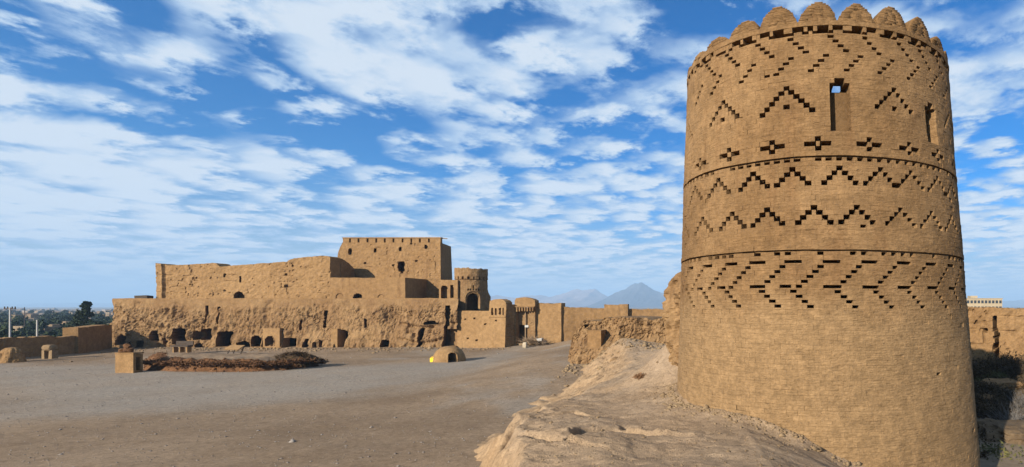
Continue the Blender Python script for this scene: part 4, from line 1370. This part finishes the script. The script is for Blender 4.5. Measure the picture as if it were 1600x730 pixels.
def twig_soup(pts, n, spread, lo, hi, seed, thick=.012, up=.4):
    r = random.Random(seed); mb = MB()
    for _ in range(n):
        i = r.random() * (len(pts) - 1); a = Vector(pts[int(i)]); b = Vector(pts[min(int(i) + 1, len(pts) - 1)])
        c = a.lerp(b, i - int(i)) + Vector((r.gauss(0, spread), r.gauss(0, spread * .7), r.uniform(0, spread)))
        dr = Vector((r.gauss(0, 1), r.gauss(0, 1), r.gauss(up, .5))).normalized() * r.uniform(lo, hi)
        k = len(mb.v); s_ = Vector((r.gauss(0, 1), r.gauss(0, 1), r.gauss(0, 1))).normalized() * thick; s2 = dr.cross(s_).normalized() * thick
        mb.v += [tuple(c + s_), tuple(c - s_ + s2), tuple(c - s2), tuple(c + dr)]
        mb.f += [(k, k + 1, k + 3), (k + 1, k + 2, k + 3), (k + 2, k, k + 3)]
    return mb


line = [(x, y + .22, .42) for (x, y) in bank_pts[:6]] + [(bank_pts[6][0], bank_pts[6][1] + .1, .1)]
o = obj('brushwood', twig_soup(line, 3000, .24, .10, .34, 3, .04).mesh('brushwood'), M['redbrush'], bed); o['kind'] = 'stuff'
# dark heap at the right end of the bed
hp = at(468, 570, D(48.6))
heap = empty('dark_heap', (hp.x, hp.y, 0), 'dark heap of brushwood at the right end of the raised bed', 'heap')
obj('mound', rock_mesh('mound', 1.15, .8, .80, 12, .35, 4), M['darkbrush'], heap, loc=(0, 0, .18))
o = obj('twigs', twig_soup([(-1.0, -.3, .4), (-.5, -.3, .75), (0, -.2, .85), (.6, -.2, .6), (1.1, -.2, .25)], 1800, .25, .1, .4, 5, .03).mesh('twigs'), M['darkbrush'], heap); o['kind'] = 'stuff'

# bench and board standing in front of the caves
bp = at(285, 551, D(62.0)); bzz = .25
bench = empty('bench', (bp.x, bp.y, bzz), 'small dark bench with pale legs in front of the caves', 'bench')
obj('seat', MB().box(-.85, .75, -.25, .25, .42, .56, .01).mesh('seat'), M['dark'], bench)
for sx in (-.7, -.1, .55):
    obj('leg', MB().box(sx, sx + .10, -.2, .2, -.1, .418, .01).mesh('leg'), M['plaster2'], bench)
obj('backrest', MB().box(-.85, .75, .24, .32, .57, .95, .01).mesh('backrest'), M['dark'], bench)
tp_ = at(372, 553, D(61.0))
tr = empty('trestle', (tp_.x, tp_.y, .2), 'tan slanted board on a low dark trestle before the caves', 'trestle')
me = MB().box(-.75, .6, -.35, .35, .5, .58, .01).mesh('board'); o = obj('board', me, M['plaster2'], tr, rot=(.5, .0, 0))
for sx in (-.7, -.2, .5): obj('leg', MB().tube([(sx, -.3, -.15), (sx, .1, .62)], .04).mesh('leg'), M['dark'], tr)
obj('rail', MB().tube([(-.8, -.25, .12), (.95, -.22, .02)], .04).mesh('rail'), M['dark'], tr)

# left: clay stump and small block stand
sp = at(19, 566, D(53.0))
obj('clay_stump', eroded_mass('clay_stump', 0, 0, .62, .62, -.1, 1.15, lambda T: np.interp(T, [0, .3, .7, .85, 1], [1.15, 1.0, .92, .75, .45]), 14, .22, 48, 30), M['plaster'],
    label='squat rounded clay stump at the far left by the yard wall', cat='stump', loc=(sp.x, sp.y, 0))
sp = at(79, 557, D(56.5))
st = empty('block_stand', (sp.x, sp.y, 0), 'tan block on two stone legs before the shaded yard wall', 'stand')
obj('top_block', rock_mesh('top_block', .42, .35, .30, 6, .25, 3), M['stone'], st, loc=(-.05, 0, .92))
for sx in (-.48, .12): obj('leg', MB().box(sx, sx + .26, -.22, .22, -.1, .72, .03).mesh('leg'), M['stone'], st)

# stones and barrow at the gate
gp = at(820.5, 546, D(68.0))
obj('white_stone', rock_mesh('white_stone', .22, .2, .36, 8, .25, 3), plain('pale_stone', (.34, .28, .2), .9), label='upright pale stone on the ground before the gate door', cat='stone', loc=(gp.x, gp.y, cz(gp.x, gp.y) + .25))
wp = at(845, 531, D(69.0))
wb = empty('barrow', (wp.x, wp.y, .55), 'white barrow with dark wheel parked right of the gate', 'barrow')
bm = bmesh.new(); bmesh.ops.create_cube(bm, size=1.0)
for v in bm.verts:
    s_ = 1.0 if v.co.z > 0 else .6
    v.co = (v.co.x * .62 * s_, v.co.y * .5 * s_, v.co.z * .32 + .42)
bmesh.ops.bevel(bm, geom=bm.edges[:], offset=.02, segments=1, affect='EDGES')
me = bpy.data.meshes.new('tray'); bm.to_mesh(me); bm.free(); obj('tray', me, M['white'], wb, rot=(0, -.15, 0))
obj('wheel', MB().tube([(.38, -.05, .2), (.38, .05, .2)], .2, .2, 16).mesh('wheel'), M['dark'], wb)
for sy in (-.2, .2): obj('handle', MB().tube([(.3, sy * .4, .25), (-.75, sy, .42)], .02).mesh('handle'), M['timber'], wb)
for sy in (-.17, .17): obj('leg', MB().tube([(-.2, sy, .3), (-.25, sy, -.05)], .02).mesh('leg'), M['dark'], wb)
sp_ = at(832, 529, D(69.3))
o = obj('branch_pile', twig_soup([(sp_.x - .7, sp_.y, .5), (sp_.x, sp_.y, .75), (sp_.x + .7, sp_.y, .6)], 420, .28, .4, 1.1, 9, .022, .25).mesh('branch_pile'), M['timber'], label='tangled pile of dry branches heaped by the gate portal', cat='branches')
# dark object on the terrace top at far left
tpx = xa(224, D(72))
obj('roof_slab', MB().box(tpx - .65, tpx + .7, D(72) - .3, D(72) + .4, ZT + .02, ZT + .42, .04).mesh('roof_slab'), M['dark'], label='dark low slab lying on the terrace top left of the curtain wall', cat='slab')

# ------------------------------------------------------------------ rubble and gravel


def scatter(name, pts, sizes, mat, label=None, seed=1):
    r = np.random.default_rng(seed)
    oct_v = np.array([(1, 0, 0), (-1, 0, 0), (0, 1, 0), (0, -1, 0), (0, 0, 1), (0, 0, -1)], float)
    oct_f = np.array([(0, 2, 4), (2, 1, 4), (1, 3, 4), (3, 0, 4), (2, 0, 5), (1, 2, 5), (3, 1, 5), (0, 3, 5)])
    n = len(pts)
    sc = sizes[:, None, None] * r.uniform(.55, 1.3, (n, 6, 1)) * np.array([1, 1, .65])
    th = r.uniform(0, 6.28, n); c_, s_ = np.cos(th), np.sin(th)
    v = oct_v[None] * sc
    vx = v[..., 0] * c_[:, None] - v[..., 1] * s_[:, None]; vy = v[..., 0] * s_[:, None] + v[..., 1] * c_[:, None]
    v = np.stack([vx, vy, v[..., 2]], -1) + pts[:, None, :]
    f = (oct_f[None] + (np.arange(n) * 6)[:, None, None]).reshape(-1, 3)
    return obj(name, mk(name, v.reshape(-1, 3), f), mat, label=label, cat=name.replace('_', ' ') if label else None, kind='stuff')


n = 11000
yy = 17 + (62 - 17) * rng.random(n) ** 1.7; xx = rng.uniform(-56, -5.5, n); keep_ = (xx > -1.03 * yy - 2)
xx, yy = plan(xx[keep_], yy[keep_])
pts = np.stack([xx, yy, court_z(xx, yy) + .004], -1)
scatter('gravel', pts, rng.lognormal(-3.95, .5, len(xx)), M['pebble'], 'loose small gravel strewn over the courtyard', 2)
bv_ = bank_v[(bank_v[:, 3] > .0) & (bank_v[:, 3] < 1.1)]
bv_ = bv_[rng.choice(len(bv_), 2200)]
o = scatter('clods', bv_[:, :3] + rng.normal(0, .02, (2200, 3)), rng.lognormal(-2.95, .4, 2200), M['redbrush'], None, 12); o.parent = bed
# rubble along the foot of the terrace, the walls and the rampart
ax_ = np.concatenate([rng.uniform(-60, -17, 800), rng.uniform(-7.0, -1, 260)])
ay_ = np.concatenate([68.5 - rng.exponential(1.4, 800), 42.0 - rng.exponential(1.9, 260)])
ax_, ay_ = plan(ax_, ay_)
az_ = np.concatenate([court_z(ax_[:800], ay_[:800]), np.maximum(rampart_z(ax_[800:], ay_[800:])[0], court_z(ax_[800:], ay_[800:]))])
scatter('rubble', np.stack([ax_, ay_, az_ + .02], -1), rng.lognormal(-2.6, .55, len(ax_)), M['stone'], 'small clay rubble fallen along the foot of the walls', 3)
n = 4000
bx_ = rng.uniform(-5.5, 2.2, n); by_ = 7 + 22 * rng.random(n) ** 1.4
bx_, by_ = plan(bx_, by_)
bz_ = rampart_z(bx_, by_)[0]
scatter('clay_crumbs', np.stack([bx_, by_, bz_ + .004], -1), rng.lognormal(-4.45, .55, n), M['stone'], 'crumbs of clay lying on the worn rampart top', 4)

n = 900
ph_ = rng.uniform(-1.5, 1.1, n); rr_ = 3.94 + rng.exponential(.16, n)
tx_ = TX + rr_ * (np.cos(ph_) * fv.x + np.sin(ph_) * rv_.x); ty_ = TY + rr_ * (np.cos(ph_) * fv.y + np.sin(ph_) * rv_.y)
scatter('tower_foot_rubble', np.stack([tx_, ty_, rampart_z(tx_, ty_)[0] + .004], -1), rng.lognormal(-3.7, .6, n), M['stone'], 'broken brick crumbs lying along the foot of the tower', 8)

# ------------------------------------------------------------------ shrubs


def shrub(name, loc, rad, hgt, n_twig, n_leaf, mat, seed, label, cat='shrub', group=None, leaf=.06, twigmat=None):
    r = random.Random(seed); root = empty(name, loc, label, cat, group)
    tw = MB(); tips = []
    for _ in range(n_twig):
        a = r.uniform(0, 6.283); e = r.uniform(.25, 1.35); L = r.uniform(.5, 1.0)
        p0 = Vector((r.gauss(0, rad * .12), r.gauss(0, rad * .12), 0)); p1 = p0 + Vector((math.cos(a) * math.cos(e) * rad, math.sin(a) * math.cos(e) * rad, math.sin(e) * hgt)) * L
        pm = p0.lerp(p1, .5) + Vector((r.gauss(0, .08), r.gauss(0, .08), r.gauss(.04, .05))) * rad
        tw.tube([p0, pm, p1], .014 * (1 + rad * .3), .004, 3); tips += [pm, p1, p1, pm.lerp(p1, .5)]
    obj('twigs', tw.mesh('twigs'), twigmat or mat, root)
    if n_leaf:
        lv, lf = [], []
        for _ in range(n_leaf):
            c = r.choice(tips) + Vector((r.gauss(0, 1), r.gauss(0, 1), r.gauss(0, 1))) * rad * .12
            a = Vector((r.gauss(0, 1), r.gauss(0, 1), r.gauss(0, 1))).normalized() * leaf * r.uniform(.6, 1.3); b = a.cross(Vector((r.gauss(0, 1), r.gauss(0, 1), r.gauss(0, 1)))).normalized() * leaf * .45
            k = len(lv); lv += [tuple(c - a), tuple(c + b), tuple(c + a), tuple(c - b)]; lf.append((k, k + 1, k + 2, k + 3))
        obj('foliage', mk('foliage', lv, lf), mat, root)
    return root


p = at(1000, 597, D(20.0)); p.z = rz(p.x, p.y)
shrub('dry_shrub', (p.x, p.y, p.z - .02), .26, .16, 70, 260, M['bushr'], 4, 'small reddish dry shrub on the worn rampart left of the tower', leaf=.03)
RS = [(1545, 560, 41, 1.5, 1.2, 'bushd', 'dark brown shrub mass at the foot of the outer wall cleft'),
      (1585, 556, 41, 1.7, 1.3, 'bushd', 'dark brown shrub mass under the right end of the outer wall'),
      (1527, 552, 40, 1.2, 1.1, 'bushd', 'dark shrub half hidden behind the tower edge'),
      (1580, 622, 27, 1.5, 1.35, 'bushs', 'silvery grey leafless bush in the shaded ravine'),
      (1600, 600, 30, 1.3, 1.1, 'bushs', 'pale twiggy bush at the right edge of the ravine'),
      (1548, 628, 29, 1.2, .8, 'bushd', 'low brown shrub between ravine ledges'),
      (1555, 712, 21.5, 1.3, .8, 'bushg', 'olive green shrub at the bottom of the ravine'),
      (1545, 680, 22.5, .9, .6, 'bushg', 'small green shrub close to the tower foot'),
      (1590, 735, 20.5, 1.0, .6, 'bushg', 'green weed clump at the lower right corner'),
      (1540, 600, 34, 1.1, .7, 'bushd', 'brown shrub above the middle ravine ledge')]
for k, (px_, py_, Yq, ra, hg, mt, lb) in enumerate(RS):
    Yq = D(Yq); x_ = xa(px_, Yq); z_ = rz(x_, Yq)
    shrub('ravine_shrub', (x_, Yq, z_ - .05), ra, hg, 260, 0 if mt == 'bushs' else 2600, M[mt], 60 + k, lb, leaf=.07, twigmat=M['bushs'] if mt == 'bushs' else M['bark'])
LB = [(1566, 584, 36, 1.3, .8, .30, 'tan clay ledge below the outer wall'), (1542, 592, 33, 1.0, .7, .12, 'thin pale ledge beside the tower in the ravine'),
      (1580, 660, 25, 1.4, .9, .35, 'broad brown clay ledge in the middle of the ravine'), (1540, 648, 26, .8, .8, .30, 'brown clay ledge next to the tower'), (1598, 705, 21, .7, .4, .12, 'grey slab of stone low in the ravine')]
for k, (px_, py_, Yq, sx, sy, sz, lb) in enumerate(LB):
    Yq = D(Yq); x_ = xa(px_, Yq)
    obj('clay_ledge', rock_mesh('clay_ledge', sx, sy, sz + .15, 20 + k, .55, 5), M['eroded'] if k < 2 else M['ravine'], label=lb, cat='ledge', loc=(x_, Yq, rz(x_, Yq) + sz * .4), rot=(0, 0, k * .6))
br = random.Random(77)
spots = ['beside the tower edge', 'below the cleft of the outer wall', 'at the right frame edge', 'above the broad ledge', 'beneath the broad ledge', 'near the grey slab']
for k in range(34):
    Yq = D(br.uniform(21, 42)); px_ = br.uniform(1515, 1625); x_ = xa(px_, Yq)
    shrub('scrub', (x_, Yq, rz(x_, Yq) - .05), br.uniform(.5, 1.1), br.uniform(.4, .8), 90, 900, M['bushd'] if br.random() < .72 else M['bushg'], 300 + k,
          'low dark scrub clump on the shaded ravine floor', group='scrub on the ravine floor', leaf=.06, twigmat=M['bark'])

# ------------------------------------------------------------------ the town on the plain


def foliage_mesh(name, n, rx_, rz_, seed, leaf, clumps=14, cone=0.0):
    r = random.Random(seed); v, f = [], []
    cl = []
    for _ in range(clumps):
        h = r.uniform(-.8, .9); w_ = (1 - abs(h) ** 2) ** .5 * (1 - cone * (h + 1) / 2)
        a = r.uniform(0, 6.283); q = r.uniform(.2, .8)
        cl.append((Vector((math.cos(a) * rx_ * w_ * q, math.sin(a) * rx_ * w_ * q, h * rz_)), r.uniform(.25, .45) * rx_))
    for _ in range(n):
        c, s_ = r.choice(cl)
        p = c + Vector((r.gauss(0, 1), r.gauss(0, 1), r.gauss(0, .8))).normalized() * s_ * r.uniform(.5, 1.05)
        a = Vector((r.gauss(0, 1), r.gauss(0, 1), r.gauss(0, 1))).normalized() * leaf * r.uniform(.6, 1.3); b = a.cross(Vector((r.gauss(0, 1), r.gauss(0, 1), r.gauss(0, 1)))).normalized() * leaf * .6
        k = len(v); v += [tuple(p - a), tuple(p + b), tuple(p + a), tuple(p - b)]; f.append((k, k + 1, k + 2, k + 3))
    return mk(name, v, f)


def pz(x, y): return float(plain_z(np.array([float(x)]), np.array([float(y)]))[0])


crown_v = [foliage_mesh('crown', 700, 1.0, 1.0, s, .16) for s in (1, 2, 3)]
for c in crown_v: c.materials.append(M['leaf'])
trunk_m = MB().tube([(0, 0, 0), (.03, 0, 1)], .14, .08, 6).mesh('trunk'); trunk_m.materials.append(M['bark'])


def town_tree(x, y, rad, crown_h, label, group, top=None):
    g = pz(x, y); zc_ = g + crown_h
    root = empty('town_tree', (x, y, g), label, 'tree', group)
    t = obj('trunk', trunk_m, None, root); t.scale = (rad * .8, rad * .8, crown_h)
    c = obj('crown', crown_v[random.randrange(3)], None, root); c.location = (0, 0, crown_h); c.scale = (rad, rad, rad * random.uniform(.9, 1.3)); c.rotation_euler = (0, 0, random.uniform(0, 6))


def house_mesh(w_, d_, h, kind):
    mb = MB(); mb.box(-w_ / 2, w_ / 2, -d_ / 2, d_ / 2, 0, h - .4)
    t = .25; z0, z1 = h - .399, h
    mb.box(-w_ / 2, w_ / 2, -d_ / 2 - .01, -d_ / 2 + t, z0, z1); mb.box(-w_ / 2, w_ / 2, d_ / 2 - t, d_ / 2 + .01, z0, z1)
    mb.box(-w_ / 2 - .01, -w_ / 2 + t, -d_ / 2 + t + .01, d_ / 2 - t - .01, z0, z1); mb.box(w_ / 2 - t, w_ / 2 + .01, -d_ / 2 + t + .01, d_ / 2 - t - .01, z0, z1)
    if kind == 1:
        for cx2 in (-w_ / 4, w_ / 4):
            b = len(mb.v); R = min(w_ / 4, d_ / 2) * .85
            for a in range(5):
                th = a / 4 * math.pi / 2 * .98
                for q in range(12): mb.v.append((cx2 + R * math.cos(th) * math.cos(q * math.pi / 6), R * math.cos(th) * math.sin(q * math.pi / 6), h - .41 + R * .7 * math.sin(th)))
            for a in range(4):
                for q in range(12): mb.f.append((b + a * 12 + q, b + a * 12 + (q + 1) % 12, b + (a + 1) * 12 + (q + 1) % 12, b + (a + 1) * 12 + q))
    if kind == 2: mb.box(w_ * .05, w_ * .38, -d_ * .2, d_ * .25, h - .39, h + 1.7)
    return mb.mesh('walls')


hv = [(house_mesh(8, 7, 3.6, 0), 8, 7, 3.6), (house_mesh(10, 8, 3.4, 1), 10, 8, 3.4), (house_mesh(7, 7, 4.4, 2), 7, 7, 4.4), (house_mesh(6, 6, 3.2, 0), 6, 6, 3.2), (house_mesh(11, 7, 4.0, 2), 11, 7, 4.0)]
win_m = MB().box(-.5, .5, -.06, .02, 0, 1.2).mesh('window'); win_m.materials.append(M['glass'])
kinds = ['plain flat roofed mud house in the town on the plain', 'mud house with twin domed roof in the town', 'house with a raised roof room in the town', 'small flat roofed mud house in the town', 'long house with a roof room in the town']
mats = ['house', 'house2', 'house2', 'house2', 'house']
hm = {}


def house(x, y, k, mt, rot, group, win=False, label=None):
    key = (k, mt)
    if key not in hm:
        c = hv[k][0].copy(); c.materials.clear(); c.materials.append(M[mt]); hm[key] = c
    root = empty('town_house', (x, y, pz(x, y) - .1), label or kinds[k], 'house', group); root.rotation_euler = (0, 0, rot)
    obj('walls', hm[key], None, root)
    if win:
        _, w_, d_, h = hv[k]
        for q in range(int(w_ // 3)):
            wo_ = obj('window', win_m, None, root); wo_.location = (-w_ / 2 + 1.6 + q * 2.8, -d_ / 2 - .02, 1.2)


hr = random.Random(5)
cnt = 0
for q in range(150):
    Yq = PS * math.exp(hr.uniform(math.log(118), math.log(1500))); px_ = hr.uniform(-40, 200)
    k = hr.randrange(5); x_ = xa(px_, Yq)
    house(x_, Yq, k, hr.choice(mats), hr.choice([0, .15, -.2, .6, 1.57]) + hr.uniform(-.1, .1), 'houses of the town on the left', Yq < 260)
for q in range(120):
    Yq = PS * math.exp(hr.uniform(math.log(100), math.log(700))); px_ = hr.uniform(-40, 200)
    town_tree(xa(px_, Yq), Yq, hr.uniform(1.5, 3.0), hr.uniform(2.6, 4.4), 'dark round tree among the town houses on the left', 'trees among the town houses')
for q in range(70):
    Yq = PS * hr.uniform(420, 1400); px_ = hr.uniform(760, 1060)
    house(xa(px_, Yq), Yq, hr.randrange(5), hr.choice(['white', 'cream', 'house']), hr.uniform(-.4, .4), 'far pale houses beyond the low walls', label='far pale house showing over the low walls')
for q in range(26):
    Yq = PS * hr.uniform(300, 800); px_ = hr.uniform(760, 1060)
    town_tree(xa(px_, Yq), Yq, hr.uniform(1.6, 2.8), hr.uniform(3, 4.5), 'far dark tree showing over the low walls', 'far trees beyond the low walls')
for q in range(22):
    Yq = PS * hr.uniform(150, 260); px_ = hr.uniform(1500, 1640)
    town_tree(xa(px_, Yq), Yq, hr.uniform(1.8, 2.8), hr.uniform(5.0, 7.2), 'dark tree crown showing above the outer wall', 'trees beyond the outer wall')
# big dark pine by the terrace corner
Yq = D(108.0); x_ = xa(131, Yq); g = pz(x_, Yq); tz = za(472, Yq) - g
pine = empty('pine_tree', (x_, Yq, g), 'tall dark pine rising above the town beside the terrace', 'tree')
obj('trunk', MB().tube([(0, 0, 0), (.15, 0, tz * .5), (.1, 0, tz * .95)], .28, .06, 8).mesh('trunk'), M['bark'], pine)
for k, (dx_, hz, rr, rh) in enumerate([(-.2, .52, 2.3, 2.0), (1.1, .45, 1.9, 1.6), (-1.3, .62, 1.3, 1.2), (.1, .76, 1.45, 1.3), (.35, .93, .8, .8), (1.7, .66, .9, .8)]):
    o = obj('crown', foliage_mesh('crown', 1500, rr, rh, 50 + k, .17, 16), M['pine'], pine); o.location = (dx_, 0, tz * hz)
town_tree(xa(168, D(112)), D(112), 2.0, 5.2, 'dark tree close behind the terrace corner', None)

# poles and cable
def pole(px_, Yq, ytop, arms, label, mat):
    Yq = D(Yq); x_ = xa(px_, Yq); g = pz(x_, Yq); zt_ = za(ytop, Yq)
    root = empty('utility_pole', (x_, Yq, g), label, 'pole')
    obj('mast', MB().tube([(0, 0, 0), (0, 0, zt_ - g)], .12, .07, 8).mesh('mast'), mat, root)
    if arms:
        obj('cross_arm', MB().box(-.75, .75, -.06, .06, zt_ - g - .25, zt_ - g - .13).mesh('cross_arm'), M['dark'], root)
        for sx in (-.7, -.3, .3, .7): obj('insulator', MB().tube([(sx, 0, zt_ - g - .13), (sx, 0, zt_ - g + .12)], .07, .05, 6).mesh('insulator'), M['dark'], root)
    return Vector((x_, Yq, zt_ - .1))


a = pole(15.5, 88, 480.5, True, 'tall utility pole with insulators on a cross arm at far left', M['metal'])
b = pole(58, 84, 500, False, 'shorter pale pole behind the low yard wall', M['white'])
mid_ = [a.lerp(b, t) - Vector((0, 0, .5 * math.sin(math.pi * t))) for t in np.linspace(0, 1, 9)]
obj('cable', MB().tube(mid_, .018, .018, 4).mesh('cable'), M['wire'], label='thin cable sagging between the two poles', cat='cable')
pole(38.5, 180, 480, False, 'thin distant mast in the town', M['dark'])

# pale block of flats beyond the outer wall
YB = D(250.0)
xb0, xb1 = xa(1492, YB), xa(1566, YB); zb0 = pz((xb0 + xb1) / 2, YB); zb1 = za(467, YB)
fl = empty('block_of_flats', ((xb0 + xb1) / 2, YB, zb0), 'long cream building with rows of windows right of the tower', 'building')
hw = (xb1 - xb0) / 2; hh = zb1 - zb0
obj('wall', MB().box(-hw, hw, 0, 10, 0, hh).mesh('wall'), M['cream'], fl)
obj('roof_edge', MB().box(-hw - .2, hw + .2, -.2, 10.2, hh + .003, hh + .25).mesh('roof_edge'), M['cream'], fl)
obj('stair_head', MB().box(-hw * .2, hw * .1, 3, 6, hh + .353, hh + 1.2).mesh('stair_head'), M['cream'], fl)
wm = MB().box(-.45, .45, -.05, .05, 0, 1.1).mesh('window'); wm.materials.append(M['glass'])
for r_ in range(3):
    for c in range(13):
        o = obj('window', wm, None, fl); o.location = (-hw + .9 + c * (2 * hw - 1.6) / 12, -.02, hh - 1.7 - r_ * 2.3)

# ------------------------------------------------------------------ mountains
def mountain(name, Yc_, pts, depth, seed, mat):
    Yc_ = D(Yc_)
    Xs = np.array([xa(p, Yc_) for p, y in pts]); Zs = np.array([za(y, Yc_) for p, y in pts])
    xs = np.linspace(Xs[0], Xs[-1], 260); ys = np.linspace(-depth, depth, 90)
    X, Y = np.meshgrid(xs, ys)
    crest = (np.interp(xs, Xs, Zs) + 8) * (1 + .08 * fbm(xs / depth * 9, 0, seed, 4, .65, seed=seed + 1))
    crest = crest[None, :]
    s_ = 1 - np.abs(Y) / depth
    L = depth
    rg = ridged(X / L * 2.2, Y / L * 1.4, 0, 5, seed=seed)
    Z = -8 + (crest + 2) * np.clip(s_, 0, 1) ** 1.05 * (1 - .42 * (1 - rg) * np.clip(1 - s_, 0, 1) * 2.2)
    Z = Z + (crest + 8) * .10 * fbm(X / L * 7, Y / L * 7, 0, 5, .6, seed=seed + 3) * np.clip(s_, 0, 1)
    return obj(name, mk(name, np.stack([X, Y + Yc_, Z], -1).reshape(-1, 3), grid_faces(len(xs), len(ys)), False), mat, kind='structure')


mountain('mountain', 5200, [(940, 477), (950, 464), (960, 458), (968, 454), (980, 450), (986, 446.5), (992, 444), (1003, 444.5), (1014, 448), (1022, 452), (1032, 457), (1050, 463), (1090, 472), (1130, 478)], 800, 4, M['mount'])
mountain('mountain', 6600, [(730, 478), (765, 466), (777, 461), (790, 463.5), (806, 466), (830, 462), (842, 461), (858, 464), (876, 461), (888, 457), (897, 453), (902, 452), (912, 455), (922, 453), (930, 452.5), (940, 458), (955, 465), (975, 471), (1000, 478)], 900, 9, M['mountp'])
mountain('mountain', 8200, [(1480, 478), (1530, 472), (1580, 470), (1640, 466), (1720, 470), (1800, 478)], 900, 15, M['mount'])
mountain('mountain', 8600, [(-160, 478), (-60, 474), (40, 475), (120, 473.5), (220, 474), (420, 470), (640, 473), (760, 478)], 900, 22, M['mount'])

# ------------------------------------------------------------------ the air
hz = bpy.data.materials.new('haze_air'); hz.use_nodes = True
n, l = hz.node_tree.nodes, hz.node_tree.links; n.clear()
pv = n.new('ShaderNodeVolumePrincipled')
pv.inputs['Color'].default_value = (.46, .70, 1.0, 1)
pv.inputs['Density'].default_value = 0.00025
pv.inputs['Anisotropy'].default_value = 0.0
o = n.new('ShaderNodeOutputMaterial'); l.new(pv.outputs[0], o.inputs['Volume'])
obj('haze', MB().box(-9200, 9200, -3200, 11700, -12, 250).mesh('haze'), hz, kind='stuff')
